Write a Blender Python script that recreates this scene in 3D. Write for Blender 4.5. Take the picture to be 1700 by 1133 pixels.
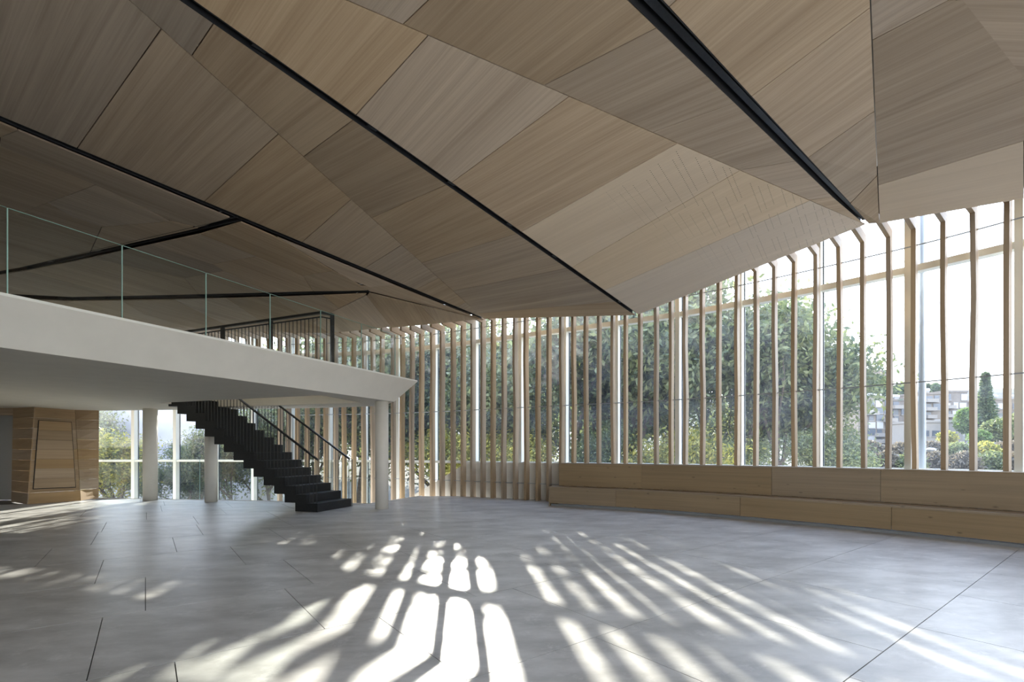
import bpy, bmesh, math, random
import numpy as np
from mathutils import Vector, Matrix
from mathutils.geometry import tessellate_polygon

# ------------------------------------------------------------------ scene, camera, sky, sun
for o in list(bpy.data.objects):
    bpy.data.objects.remove(o, do_unlink=True)
S = bpy.context.scene
C = S.collection
F, CU, HV, CZ = 803.0, 850.0, 748.0, 1.5        # focal length in px, centre column, horizon row, eye height

cam = bpy.data.cameras.new('camera')
cam.sensor_width = 36.0
cam.lens = F / 1700.0 * 36.0
cam.shift_y = (HV - 566.5) / 1700.0
cam.clip_start, cam.clip_end = 0.05, 2000
co = bpy.data.objects.new('camera', cam)
co.location = (0, 0, CZ)
co.rotation_euler = (math.pi / 2, 0, 0)
C.objects.link(co)
S.camera = co

S.view_settings.view_transform = 'Standard'
S.view_settings.look = 'None'
S.view_settings.gamma = 1.0
S.view_settings.use_curve_mapping = False
S.view_settings.exposure = 1.92
S.cycles.max_bounces = 9
S.cycles.diffuse_bounces = 6
S.cycles.glossy_bounces = 3
S.cycles.transmission_bounces = 4
S.cycles.transparent_max_bounces = 16
S.cycles.caustics_reflective = False
S.cycles.caustics_refractive = False
S.cycles.sample_clamp_indirect = 8

SKY_STRENGTH = 2.2
SUN_STRENGTH = 4.6
SUN_EL, SUN_AZ = 24.0, -6.4                      # degrees above the horizon, left of straight ahead

w = bpy.data.worlds.new('sky')
S.world = w
w.use_nodes = True
nt = w.node_tree
nt.nodes.clear()
tc = nt.nodes.new('ShaderNodeTexCoord')
sx = nt.nodes.new('ShaderNodeSeparateXYZ')
rp = nt.nodes.new('ShaderNodeValToRGB')
rp.color_ramp.elements[0].position = 0.0
rp.color_ramp.elements[0].color = (0.90, 0.93, 0.97, 1)
rp.color_ramp.elements[1].position = 1.0
rp.color_ramp.elements[1].color = (0.40, 0.58, 1.0, 1)
bg = nt.nodes.new('ShaderNodeBackground')
bg.inputs['Strength'].default_value = SKY_STRENGTH
wo = nt.nodes.new('ShaderNodeOutputWorld')
nt.links.new(tc.outputs['Generated'], sx.inputs[0])
nt.links.new(sx.outputs['Z'], rp.inputs[0])
nt.links.new(rp.outputs[0], bg.inputs[0])
nt.links.new(bg.outputs[0], wo.inputs[0])

sl = bpy.data.lights.new('sun', 'SUN')
sl.energy = SUN_STRENGTH
sl.angle = math.radians(0.6)
sl.color = (1.0, 0.93, 0.82)
so = bpy.data.objects.new('sun', sl)
a, e = math.radians(SUN_AZ), math.radians(SUN_EL)
SUN = Vector((math.sin(a) * math.cos(e), math.cos(a) * math.cos(e), math.sin(e)))
so.rotation_euler = (-SUN).to_track_quat('-Z', 'Y').to_euler()
so.location = (0, 40, 30)
C.objects.link(so)

# ------------------------------------------------------------------ helpers
def P(u, v, z=None, Y=None):
    """the point on the line of sight (u, v) at height z or depth Y"""
    if Y is None:
        Y = (z - CZ) * F / (HV - v)
    return Vector(((u - CU) / F * Y, Y, CZ + (HV - v) / F * Y))

def mesh(name, verts, faces, mat, parent=None, uv=None, smooth=False, data=None):
    if data is None:
        me = bpy.data.meshes.new(name)
        me.from_pydata([tuple(q) for q in verts], [], faces)
        if uv is not None:
            l = me.uv_layers.new(name='UVMap')
            for poly in me.polygons:
                for li in poly.loop_indices:
                    l.data[li].uv = uv[me.loops[li].vertex_index]
        if smooth:
            for p_ in me.polygons:
                p_.use_smooth = True
        me.materials.append(mat)
        me.update()
    else:
        me = data
    o = bpy.data.objects.new(name, me)
    C.objects.link(o)
    if parent is not None:
        o.parent = parent
    return o

def tag(o, label, cat, group=None, kind=None):
    if label: o['label'] = label
    if cat: o['category'] = cat
    if group: o['group'] = group
    if kind: o['kind'] = kind
    return o

def empty(name, loc=(0, 0, 0)):
    o = bpy.data.objects.new(name, None)
    o.empty_display_size = 0.2
    o.location = loc
    C.objects.link(o)
    return o

class MB:
    """collects boxes, bars and prisms for ONE mesh"""
    def __init__(s): s.v, s.f, s.uv = [], [], []
    def add(s, vs, fs, uv=None):
        b = len(s.v)
        s.v += [Vector(q) for q in vs]
        s.f += [[b + i for i in f] for f in fs]
        s.uv += list(uv) if uv is not None else [(q[0] + q[1] * .37, q[2]) for q in vs]
        return s
    def box(s, x0, x1, y0, y1, z0, z1):
        vs = [(x, y, z) for z in (z0, z1) for y in (y0, y1) for x in (x0, x1)]
        return s.add(vs, [[0, 2, 3, 1], [4, 5, 7, 6], [0, 1, 5, 4], [2, 6, 7, 3], [0, 4, 6, 2], [1, 3, 7, 5]])
    def obox(s, org, ax, ay, lx, ly, z0, z1):
        """box standing at org along the plan directions ax, ay"""
        ax, ay = Vector((ax[0], ax[1], 0)), Vector((ay[0], ay[1], 0))
        o_ = Vector((org[0], org[1], 0))
        vs = []
        for z in (z0, z1):
            for b in ly:
                for a_ in lx:
                    vs.append(o_ + ax * a_ + ay * b + Vector((0, 0, z)))
        return s.add(vs, [[0, 2, 3, 1], [4, 5, 7, 6], [0, 1, 5, 4], [2, 6, 7, 3], [0, 4, 6, 2], [1, 3, 7, 5]])
    def prism(s, pts, off):
        """polygon pts (any plane) pushed along off"""
        n = len(pts); off = Vector(off)
        vs = [Vector(q) for q in pts] + [Vector(q) + off for q in pts]
        fs = [list(range(n))[::-1], [n + i for i in range(n)]]
        fs += [[i, (i + 1) % n, n + (i + 1) % n, n + i] for i in range(n)]
        return s.add(vs, fs)
    def tube(s, p, q, r0, r1=None, n=8):
        p, q = Vector(p), Vector(q)
        r1 = r0 if r1 is None else r1
        d = (q - p).normalized()
        a_ = d.orthogonal().normalized(); b_ = d.cross(a_)
        vs = []
        for c_, r in ((p, r0), (q, r1)):
            for i in range(n):
                t = 2 * math.pi * i / n
                vs.append(c_ + a_ * (r * math.cos(t)) + b_ * (r * math.sin(t)))
        fs = [[i, (i + 1) % n, n + (i + 1) % n, n + i] for i in range(n)]
        fs += [list(range(n))[::-1], [n + i for i in range(n)]]
        return s.add(vs, fs)
    def build(s, name, mat, parent=None, smooth=False):
        return mesh(name, s.v, s.f, mat, parent, uv=s.uv, smooth=smooth)

# ------------------------------------------------------------------ materials
def new_mat(name):
    m = bpy.data.materials.new(name)
    m.use_nodes = True
    n = m.node_tree
    b = n.nodes['Principled BSDF']
    return m, n, b

def plain(name, col, rough=0.6, metal=0.0, noise=0.0, scale=8.0, spec=0.5):
    m, n, b = new_mat(name)
    b.inputs['Roughness'].default_value = rough
    b.inputs['Metallic'].default_value = metal
    b.inputs['Specular IOR Level'].default_value = spec
    if noise:
        t = n.nodes.new('ShaderNodeTexCoord')
        x = n.nodes.new('ShaderNodeTexNoise')
        x.inputs['Scale'].default_value = scale
        x.inputs['Detail'].default_value = 6
        r = n.nodes.new('ShaderNodeValToRGB')
        r.color_ramp.elements[0].position, r.color_ramp.elements[1].position = .3, .7
        r.color_ramp.elements[0].color = (*[c * (1 - noise) for c in col], 1)
        r.color_ramp.elements[1].color = (*[min(1, c * (1 + noise)) for c in col], 1)
        n.links.new(t.outputs['Object'], x.inputs['Vector'])
        n.links.new(x.outputs[0], r.inputs[0])
        n.links.new(r.outputs[0], b.inputs['Base Color'])
    else:
        b.inputs['Base Color'].default_value = (*col, 1)
    return m

def wood(name, light, dark, along=0.5, across=18.0, rough=0.55, var=0.16, band=0.0, knots=0.0):
    """oak veneer: grain runs along U of the UV map (metres); every object gets its own shift and tone"""
    m, n, b = new_mat(name)
    N, L = n.nodes, n.links
    uv = N.new('ShaderNodeUVMap')
    oi = N.new('ShaderNodeObjectInfo')
    mul = N.new('ShaderNodeMath'); mul.operation = 'MULTIPLY'; mul.inputs[1].default_value = 37.0
    L.new(oi.outputs['Random'], mul.inputs[0])
    cmb = N.new('ShaderNodeCombineXYZ')
    for i in range(3): L.new(mul.outputs[0], cmb.inputs[i])
    add = N.new('ShaderNodeVectorMath'); add.operation = 'ADD'
    L.new(uv.outputs[0], add.inputs[0]); L.new(cmb.outputs[0], add.inputs[1])
    def grain(sa, sc, detail, dist=0.0):
        mp = N.new('ShaderNodeMapping')
        mp.inputs['Scale'].default_value = (sa, sc, 1)
        L.new(add.outputs[0], mp.inputs[0])
        x = N.new('ShaderNodeTexNoise')
        x.inputs['Scale'].default_value = 1.0
        x.inputs['Detail'].default_value = detail
        x.inputs['Roughness'].default_value = .6
        x.inputs['Distortion'].default_value = dist
        L.new(mp.outputs[0], x.inputs['Vector'])
        return x.outputs[0]
    fine = grain(along * 2.0, across * 4, 3)
    wide = grain(along, across, 4, .4)
    broad = grain(along * .6, across * .16, 2, .3)
    def mixf(a_, b_, f):
        k = N.new('ShaderNodeMix'); k.data_type = 'FLOAT'
        k.inputs[0].default_value = f
        L.new(a_, k.inputs[2]); L.new(b_, k.inputs[3])
        return k.outputs[0]
    g = mixf(mixf(wide, fine, .4), broad, .35)
    r = N.new('ShaderNodeValToRGB')
    r.color_ramp.elements[0].position, r.color_ramp.elements[1].position = .36, .62
    r.color_ramp.elements[0].color = (*dark, 1)
    r.color_ramp.elements[1].color = (*light, 1)
    L.new(g, r.inputs[0])
    col = r.outputs[0]
    hs = N.new('ShaderNodeHueSaturation')
    mr = N.new('ShaderNodeMapRange')
    mr.inputs[3].default_value, mr.inputs[4].default_value = 1 - var, 1 + var
    L.new(oi.outputs['Random'], mr.inputs[0])
    L.new(mr.outputs[0], hs.inputs['Value'])
    m2 = N.new('ShaderNodeMath'); m2.operation = 'MULTIPLY'; m2.inputs[1].default_value = 7.13
    fr = N.new('ShaderNodeMath'); fr.operation = 'FRACT'
    L.new(oi.outputs['Random'], m2.inputs[0]); L.new(m2.outputs[0], fr.inputs[0])
    mr2 = N.new('ShaderNodeMapRange')
    mr2.inputs[3].default_value, mr2.inputs[4].default_value = .78, 1.12
    L.new(fr.outputs[0], mr2.inputs[0]); L.new(mr2.outputs[0], hs.inputs['Saturation'])
    L.new(col, hs.inputs['Color'])
    col = hs.outputs[0]
    if knots:
        mp = N.new('ShaderNodeMapping'); mp.inputs['Scale'].default_value = (2.2, 5.5, 1)
        L.new(add.outputs[0], mp.inputs[0])
        vo = N.new('ShaderNodeTexVoronoi'); vo.inputs['Scale'].default_value = 1.0
        L.new(mp.outputs[0], vo.inputs['Vector'])
        kr = N.new('ShaderNodeValToRGB')
        kr.color_ramp.elements[0].position, kr.color_ramp.elements[1].position = .03, .11
        kr.color_ramp.elements[0].color = (1 - knots, 1 - knots, 1 - knots, 1)
        kr.color_ramp.elements[1].color = (1, 1, 1, 1)
        L.new(vo.outputs['Distance'], kr.inputs[0])
        mm = N.new('ShaderNodeMix'); mm.data_type = 'RGBA'; mm.blend_type = 'MULTIPLY'
        mm.inputs[0].default_value = 1
        L.new(col, mm.inputs[6]); L.new(kr.outputs[0], mm.inputs[7])
        col = mm.outputs[2]
    L.new(col, b.inputs['Base Color'])
    b.inputs['Roughness'].default_value = rough
    b.inputs['Specular IOR Level'].default_value = .35
    bp = N.new('ShaderNodeBump'); bp.inputs['Strength'].default_value = .08; bp.inputs['Distance'].default_value = .004
    L.new(g, bp.inputs['Height']); L.new(bp.outputs[0], b.inputs['Normal'])
    return m

def glass(name, tint=(.97, .985, .98), dust=0.03, refl=0.9):
    m, n, b = new_mat(name)
    N, L = n.nodes, n.links
    N.remove(b)
    out = [x for x in N if x.type == 'OUTPUT_MATERIAL'][0]
    tr = N.new('ShaderNodeBsdfTransparent'); tr.inputs[0].default_value = (*tint, 1)
    gl = N.new('ShaderNodeBsdfGlossy'); gl.inputs['Roughness'].default_value = 0.02
    lw = N.new('ShaderNodeLayerWeight'); lw.inputs[0].default_value = .5
    pw = N.new('ShaderNodeMath'); pw.operation = 'POWER'; pw.inputs[1].default_value = 4.0
    L.new(lw.outputs['Facing'], pw.inputs[0])
    mu = N.new('ShaderNodeMath'); mu.operation = 'MULTIPLY_ADD'; mu.inputs[1].default_value = .32 * refl; mu.inputs[2].default_value = .02 * refl
    L.new(pw.outputs[0], mu.inputs[0])
    mx = N.new('ShaderNodeMixShader')
    L.new(mu.outputs[0], mx.inputs[0]); L.new(tr.outputs[0], mx.inputs[1]); L.new(gl.outputs[0], mx.inputs[2])
    last = mx.outputs[0]
    if dust:
        tl = N.new('ShaderNodeBsdfTranslucent'); tl.inputs[0].default_value = (.9, .92, .95, 1)
        t = N.new('ShaderNodeTexCoord')
        x = N.new('ShaderNodeTexNoise'); x.inputs['Scale'].default_value = 1.3; x.inputs['Detail'].default_value = 7
        L.new(t.outputs['Object'], x.inputs['Vector'])
        mr = N.new('ShaderNodeMapRange'); mr.inputs[1].default_value = .35; mr.inputs[2].default_value = .75
        mr.inputs[3].default_value = dust * .35; mr.inputs[4].default_value = dust * 1.8
        L.new(x.outputs[0], mr.inputs[0])
        m2 = N.new('ShaderNodeMixShader')
        L.new(mr.outputs[0], m2.inputs[0]); L.new(last, m2.inputs[1]); L.new(tl.outputs[0], m2.inputs[2])
        last = m2.outputs[0]
    L.new(last, out.inputs['Surface'])
    return m

M = {}
M['ceiling_oak'] = wood('ceiling oak veneer', (.51, .39, .262), (.345, .25, .16), along=.35, across=16, var=.13)
M['perf_oak'] = wood('perforated pale oak', (.67, .535, .375), (.57, .445, .305), along=.3, across=5, var=.05)
M['fin_pine'] = wood('fin pine', (.385, .285, .18), (.275, .198, .12), along=.5, across=24, var=.10, knots=.35)
M['bench_pine'] = wood('bench pine', (.265, .197, .118), (.195, .142, .084), along=.35, across=14, var=.07, knots=.45)
M['core_oak'] = wood('core oak boards', (.40, .28, .16), (.29, .195, .108), along=.5, across=22, var=.13)
M['black'] = plain('black steel', (.018, .020, .022), .42, .2, .25, 30)
M['slot'] = plain('black slot lining', (.012, .012, .013), .7)
M['backing'] = plain('dark ceiling backing', (.06, .045, .035), .9)
M['cream'] = plain('cream plaster', (.70, .665, .585), .75, 0, .03, 3)
M['white_frame'] = plain('pale window frame', (.80, .79, .71), .45)
M['frame_gasket'] = plain('dark gasket', (.03, .04, .045), .5)
M['steel'] = plain('brushed steel', (.42, .44, .45), .35, .8)
M['grout'] = plain('dark grout', (.10, .10, .10), .9)
M['roof'] = plain('roof underside', (.55, .53, .5), .8)
M['glass'] = glass('window glass', dust=.022)
M['rail_glass'] = glass('balustrade glass', tint=(.955, .975, .965), dust=.006, refl=1.0)
M['glass_edge'] = plain('glass edge', (.35, .55, .47), .15, 0, spec=.8)
M['door_grey'] = plain('grey door', (.34, .36, .36), .5)
M['dark_hole'] = plain('perforation', (.05, .04, .03), .9)

def tile_mat():
    m, n, b = new_mat('grey porcelain tile')
    N, L = n.nodes, n.links
    t = N.new('ShaderNodeTexCoord')
    mp = N.new('ShaderNodeMapping'); mp.inputs['Rotation'].default_value = (0, 0, math.radians(-53)); mp.inputs['Scale'].default_value = (1, 2.2, 1)
    L.new(t.outputs['Object'], mp.inputs[0])
    x = N.new('ShaderNodeTexNoise'); x.inputs['Scale'].default_value = 1.1; x.inputs['Detail'].default_value = 9; x.inputs['Roughness'].default_value = .62
    L.new(mp.outputs[0], x.inputs['Vector'])
    r = N.new('ShaderNodeValToRGB')
    r.color_ramp.elements[0].position, r.color_ramp.elements[1].position = .36, .64
    r.color_ramp.elements[0].color = (.30, .296, .285, 1)
    r.color_ramp.elements[1].color = (.52, .515, .50, 1)
    L.new(x.outputs[0], r.inputs[0])
    # chalky scuffs
    x2 = N.new('ShaderNodeTexNoise'); x2.inputs['Scale'].default_value = 3.2; x2.inputs['Detail'].default_value = 12; x2.inputs['Roughness'].default_value = .75
    L.new(t.outputs['Object'], x2.inputs['Vector'])
    r2 = N.new('ShaderNodeValToRGB')
    r2.color_ramp.elements[0].position, r2.color_ramp.elements[1].position = .54, .70
    r2.color_ramp.elements[0].color = (0, 0, 0, 1)
    r2.color_ramp.elements[1].color = (.7, .7, .7, 1)
    L.new(x2.outputs[0], r2.inputs[0])
    mx = N.new('ShaderNodeMix'); mx.data_type = 'RGBA'
    mx.inputs[7].default_value = (.64, .635, .62, 1)
    L.new(r2.outputs[0], mx.inputs[0]); L.new(r.outputs[0], mx.inputs[6])
    oi = N.new('ShaderNodeObjectInfo')
    mr = N.new('ShaderNodeMapRange'); mr.inputs[3].default_value, mr.inputs[4].default_value = .94, 1.06
    L.new(oi.outputs['Random'], mr.inputs[0])
    hs = N.new('ShaderNodeHueSaturation')
    L.new(mr.outputs[0], hs.inputs['Value']); L.new(mx.outputs[2], hs.inputs['Color'])
    L.new(hs.outputs[0], b.inputs['Base Color'])
    rr = N.new('ShaderNodeMapRange'); rr.inputs[3].default_value, rr.inputs[4].default_value = .24, .42
    L.new(x2.outputs[0], rr.inputs[0]); L.new(rr.outputs[0], b.inputs['Roughness'])
    b.inputs['Specular IOR Level'].default_value = .75
    bp = N.new('ShaderNodeBump'); bp.inputs['Strength'].default_value = .1; bp.inputs['Distance'].default_value = .003
    L.new(x2.outputs[0], bp.inputs['Height']); L.new(bp.outputs[0], b.inputs['Normal'])
    return m
M['tile'] = tile_mat()

# ------------------------------------------------------------------ plan curve of the fin wall (right to left)
WP = [(13.6, -9.0), (13.3, -5.0), (12.7, -1.0), (11.6, 2.4), (10.35, 4.9), (9.45, 6.55), (8.55, 7.95), (7.48, 9.33), (5.57, 11.2), (3.75, 12.62), (2.2, 13.5),
      (.76, 14.3), (-.64, 15.1), (-2.03, 15.88), (-3.4, 16.55), (-5.0, 17.15), (-7.0, 17.6), (-10.0, 17.95), (-13.0, 17.95), (-17.5, 17.5)]
def catmull(pts, k=24):
    out = []
    n = len(pts)
    for i in range(n - 1):
        p0, p1, p2, p3 = pts[max(i - 1, 0)], pts[i], pts[i + 1], pts[min(i + 2, n - 1)]
        for j in range(k):
            t = j / k
            out.append(tuple(.5 * (2 * b + (c - a_) * t + (2 * a_ - 5 * b + 4 * c - d) * t * t + (3 * b - a_ - 3 * c + d) * t ** 3)
                             for a_, b, c, d in zip(p0, p1, p2, p3)))
    out.append(pts[-1])
    return out
WC = [Vector((x, y)) for x, y in catmull(WP)]
WS = [0.0]
for i in range(1, len(WC)):
    WS.append(WS[-1] + (WC[i] - WC[i - 1]).length)
def wall(s):
    """plan point, outward normal and tangent (leftwards) at arc length s"""
    s = max(0.0, min(WS[-1] - 1e-6, s))
    i = int(np.searchsorted(WS, s, side='right')) - 1
    i = max(0, min(len(WC) - 2, i))
    t = (s - WS[i]) / (WS[i + 1] - WS[i])
    p = WC[i].lerp(WC[i + 1], t)
    a_, b_ = WC[max(i - 3, 0)], WC[min(i + 4, len(WC) - 1)]
    tg = (b_ - a_).normalized()
    return p, Vector((tg.y, -tg.x)), tg
def off(s, y):
    p, n_, _ = wall(s)
    return p + n_ * y
def s_at(u, y=0.0):
    """arc length where the curve, moved out by y, meets the sight line of column u"""
    r = (u - CU) / F
    prev = None
    k = 0
    while k <= 1400:
        s = WS[-1] * k / 1400
        q = off(s, y)
        d = q.x - r * q.y
        if prev is not None and q.y > 0.5 and prev[1] * d <= 0:
            return prev[0] + (s - prev[0]) * prev[1] / (prev[1] - d)
        prev = (s, d)
        k += 1
    raise ValueError(u)

def sweep(name, prof, s0, s1, mat, parent=None, step=.35, y_fn=None):
    """profile [(y, z)] carried along the wall curve; a closed solid"""
    n = max(2, int(abs(s1 - s0) / step) + 1)
    m = len(prof)
    vs, uv = [], []
    for i in range(n):
        s = s0 + (s1 - s0) * i / (n - 1)
        p, nn, _ = wall(s)
        acc = 0
        for j, (y, z) in enumerate(prof):
            q = p + nn * y
            vs.append((q.x, q.y, z))
            if j: acc += math.hypot(y - prof[j - 1][0], z - prof[j - 1][1])
            uv.append((s, acc))
    fs = []
    for i in range(n - 1):
        for j in range(m):
            a_, b_ = i * m + j, i * m + (j + 1) % m
            fs.append([a_, b_, b_ + m, a_ + m])
    fs.append(list(range(m))[::-1])
    fs.append([(n - 1) * m + j for j in range(m)])
    o = mesh(name, vs, fs, mat, parent, uv=uv)
    bm = bmesh.new(); bm.from_mesh(o.data); bmesh.ops.recalc_face_normals(bm, faces=bm.faces); bm.to_mesh(o.data); bm.free()
    return o

def fix_normals(o):
    bm = bmesh.new(); bm.from_mesh(o.data); bmesh.ops.recalc_face_normals(bm, faces=bm.faces); bm.to_mesh(o.data); bm.free()
    return o

# ------------------------------------------------------------------ floor: square tiles laid in staggered rows
# plan outline on the garden side: two convex zones that meet at the inner corner of the stair well
E_L, E_M, E_K, E_C = Vector((-14.2, 15.25)), Vector((-7.77, 14.36)), Vector((-4.0, 13.52)), Vector((-2.96, 15.88))
def clip(poly, a_, b_):
    """keep the part of poly to the right of a_->b_"""
    out = []
    d = b_ - a_
    def side(q): return d.x * (q.y - a_.y) - d.y * (q.x - a_.x)
    for i, q in enumerate(poly):
        r = poly[(i + 1) % len(poly)]
        sq, sr = side(q), side(r)
        if sq <= 0: out.append(q)
        if (sq < 0 < sr) or (sr < 0 < sq):
            t = sq / (sq - sr)
            out.append(q + (r - q) * t)
    return out
LIM = [Vector((-17.2, -6.0)), Vector((-17.2, 15.6)), Vector((12.6, 16.0)), Vector((12.6, -6.0))]
edgeW = [off(s_at(u), .62) for u in (1690, 1500, 1300, 1100, 950)]
def zones(poly):
    base = poly
    for i in range(4):
        base = clip(base, LIM[i], LIM[(i + 1) % 4]) if len(base) > 2 else []
    res = []
    d = (E_C - E_K).normalized()
    cut_a = E_K - d * 40
    # left zone
    z = clip(base, E_C, cut_a) if len(base) > 2 else []          # left of the cut line
    if len(z) > 2: z = clip(z, E_L, E_M)
    if len(z) > 2: z = clip(z, E_M, E_K)
    if len(z) > 2: res.append(z)
    z = clip(base, cut_a, E_C) if len(base) > 2 else []
    if len(z) > 2: z = clip(z, E_C, Vector((-2.2, 16.0)))
    if len(z) > 2: z = clip(z, Vector((-2.2, 16.0)), Vector((1.0, 14.62)))
    if len(z) > 2: res.append(z)
    return res
floor_b = MB()
big = [Vector((-17.2, -6)), Vector((-17.2, 18)), Vector((13, 18)), Vector((13, -6))]
for z in zones(big):
    z = [Vector((q.x, q.y, -.02)) for q in z]
    floor_b.prism(z, (0, 0, -.38))
floor = tag(fix_normals(floor_b.build('floor', M['grout'])), 'large hall floor of square grey tiles', 'floor', kind='structure')
DB, DA = Vector((.797, .604)), Vector((-.604, .797))
rng = random.Random(5)
ROW = {0: 1.37, 1: 1.67, 2: 1.20, 3: 0.0, 4: 1.05}
GAP = .0035
for k in range(-8, 12):
    c0 = 1.20 + 1.49 * k
    b0 = ROW.get(k, rng.uniform(0, 1.5))
    for j in range(-16, 16):
        b = b0 + 1.505 * j
        quad = [DB * x + DA * y for x, y in ((b + GAP, c0 + GAP), (b + GAP, c0 + 1.49 - GAP), (b + 1.505 - GAP, c0 + 1.49 - GAP), (b + 1.505 - GAP, c0 + GAP))]
        ctr = (quad[0] + quad[2]) / 2
        if ctr.y < -2.5 and abs(ctr.x) > 6: pass
        pieces = zones(quad)
        if not pieces: continue
        if max(q.y for z in pieces for q in z) < -5.9: continue
        mb = MB()
        for z in pieces:
            if len(z) > 2: mb.prism([Vector((q.x, q.y, 0)) for q in z], (0, 0, -.018))
        mb.build('tile', M['tile'], floor)

# ------------------------------------------------------------------ ceiling: folded oak panels between black slots
class Line:
    def __init__(s, a_, b_): s.a, s.b = Vector(a_), Vector(b_)
    def t(s, t): return s.a + (s.b - s.a) * t
    def u(s, u):
        r = (u - CU) / F; d = s.b - s.a
        return s.t((r * s.a.y - s.a.x) / (d.x - r * d.y))
    def v(s, v):
        q = (HV - v) / F; d = s.b - s.a
        return s.t((q * s.a.y - (s.a.z - CZ)) / (d.z - q * d.y))
class Plane:
    def __init__(s, a_, b_, c_):
        s.n = (b_ - a_).cross(c_ - a_).normalized(); s.a = a_
    def px(s, u, v):
        d = Vector(((u - CU) / F, 1, (HV - v) / F))
        o_ = Vector((0, 0, CZ))
        return o_ + d * ((s.a - o_).dot(s.n) / d.dot(s.n))
E1 = P(804, 530, Y=14.6)
E2 = P(1057, 523, Y=12.2)
E3 = P(1437, 373, Y=8.92)
E4 = P(1460, 371, Y=8.72)
S1 = Line(P(0, 196, z=5.62), E1)
S2 = Line(P(312, 2, z=5.7), E2)
S3 = Line(P(1071, 0, z=5.8), E3)
LA = Line(Plane(S2.a, E2, E1).px(214.6, 0), E1)
LB = Line(Plane(S2.a, E2, E3).px(575, 0), E3)
LC = Line(P(1445, 0, z=6.0), E4)
UP = Vector((0, 0, 1))
ceil_back = MB()
ceiling = empty('ceiling', (0, 0, 5.5))
tag(ceiling, 'folded oak panel ceiling with black light slots', 'ceiling', kind='structure')
INV = Matrix.Translation((0, 0, -5.5))
rngc = random.Random(11)

def inset(poly, g):
    n = len(poly); out = []
    for i in range(n):
        p, q, r = poly[i - 1], poly[i], poly[(i + 1) % n]
        e1, e2 = (q - p).normalized(), (r - q).normalized()
        sn = max(.25, e1.cross(e2).length)
        out.append(q + (e2 - e1) * (g / sn))
    return out

def panel(poly, grain, mat='ceiling_oak', thick=.024, gap=.006, name='panel', back=True, parent=None):
    """one board of the ceiling: visible underside poly, grain direction, thickness upwards"""
    clean = []
    for q in poly:
        if not clean or (q - clean[-1]).length > .01: clean.append(q)
    if (clean[0] - clean[-1]).length < .01: clean.pop()
    if len(clean) < 3: return None
    poly = clean
    nrm = Vector((0, 0, 0))
    for i in range(len(poly)):
        nrm += (poly[i] - poly[0]).cross(poly[(i + 1) % len(poly)] - poly[0])
    nrm.normalize()
    if nrm.z < 0: nrm = -nrm
    ins = inset(poly, gap)
    g = (grain - nrm * grain.dot(nrm)).normalized()
    h = nrm.cross(g)
    vs = [INV @ q for q in ins] + [INV @ (q + nrm * thick) for q in ins]
    n = len(ins)
    fs = [list(range(n)), [n + i for i in range(n)][::-1]] + [[i, n + i, n + (i + 1) % n, (i + 1) % n] for i in range(n)]
    uv = [(q.dot(g), q.dot(h)) for q in ins] * 2
    o = mesh(name, vs, fs, M[mat], parent or ceiling, uv=uv)
    fix_normals(o)
    if back:
        ceil_back.add([INV @ (q + nrm * .17) for q in poly], [list(range(n))])
    return o

def shift(line, pt, half, sgn):
    """move a point off a slot line by half the slot's width, in plan"""
    d = (line.b - line.a); d.z = 0; d.normalize()
    return pt + Vector((d.y, -d.x, 0)) * half * sgn

def slot_half(line, pt):
    if line is S3:
        t = (pt.y - S3.a.y) / (S3.b.y - S3.a.y)
        return max(.045, .105 - .06 * max(-.3, min(1, t)))
    return .042

def meet(L, R):
    """line parameters where two fold lines run into each other"""
    d, e_, c_ = L.b - L.a, R.b - R.a, R.a - L.a
    k = d.x * e_.y - d.y * e_.x
    return (c_.x * e_.y - c_.y * e_.x) / k, (c_.x * d.y - c_.y * d.x) / k
def face(L, R, joints, mats=None, ext=(-.75, -.75), slotL=False, slotR=False):
    """panels between two lines; joints are pixel columns on L and R (or ('v', row))"""
    def pt(line, q):
        if isinstance(q, tuple): return line.v(q[1])
        return line.u(q)
    pts = [(L.t(ext[0]), R.t(ext[1]))] + [(pt(L, a_), pt(R, b_)) for a_, b_ in joints]
    for i in range(len(pts) - 1):
        l0, r0 = pts[i]; l1, r1 = pts[i + 1]
        gr = (r0 - l0) if i else (r1 - l1)
        if i and (r1 - l1).length > .4: gr = gr + (r1 - l1)
        q = []
        for (pnt, line, sl, sg) in ((l0, L, slotL, 1), (r0, R, slotR, -1), (r1, R, slotR, -1), (l1, L, slotL, 1)):
            q.append(shift(line, pnt, slot_half(line, pnt), sg) if sl else pnt.copy())
        mat = 'ceiling_oak' if not mats or i < mats else 'perf_oak'
        g2 = gr + Vector((0, 0, 0))
        ang = rngc.uniform(-.10, .10)
        g2 = Matrix.Rotation(ang, 3, 'Z') @ g2
        panel(q, g2, mat)

tA, tA2 = meet(LA, S2)
tB2, tB = meet(S2, LB)
face(S1, LA, [(126, 268), (337, 462), (499, 583), (603, 667), (688, 728), (757, 773), (804, 803.8)], ext=(-.75, tA + .03), slotL=True)
face(LA, S2, [(318, 358), (504, 590), (617, 745), (700, 862), (752, 945), (794, 1025), (803.8, 1057)], ext=(tA + .02, tA2 + .02), slotR=True)
face(S2, LB, [(587, 711), (746, 945), (862, 1125), (946, 1229), (1000, 1345), (1057, 1437)], mats=3, ext=(tB2 + .02, tB + .02), slotL=True)
face(LB, S3, [(669, 894), (903, 1105), (1083, 1232), (1228, 1330), (1343, 1390), (1437, 1436.8)], ext=(tB + .03, -.75), slotR=True)
panel([S1.t(-.75), LA.t(tA), LB.t(tB), S3.t(-.75), Vector((-2.7, -6.0, 6.0)), Vector((-10.8, -6.0, 6.0))], Vector((1, 1, 0)))
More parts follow.
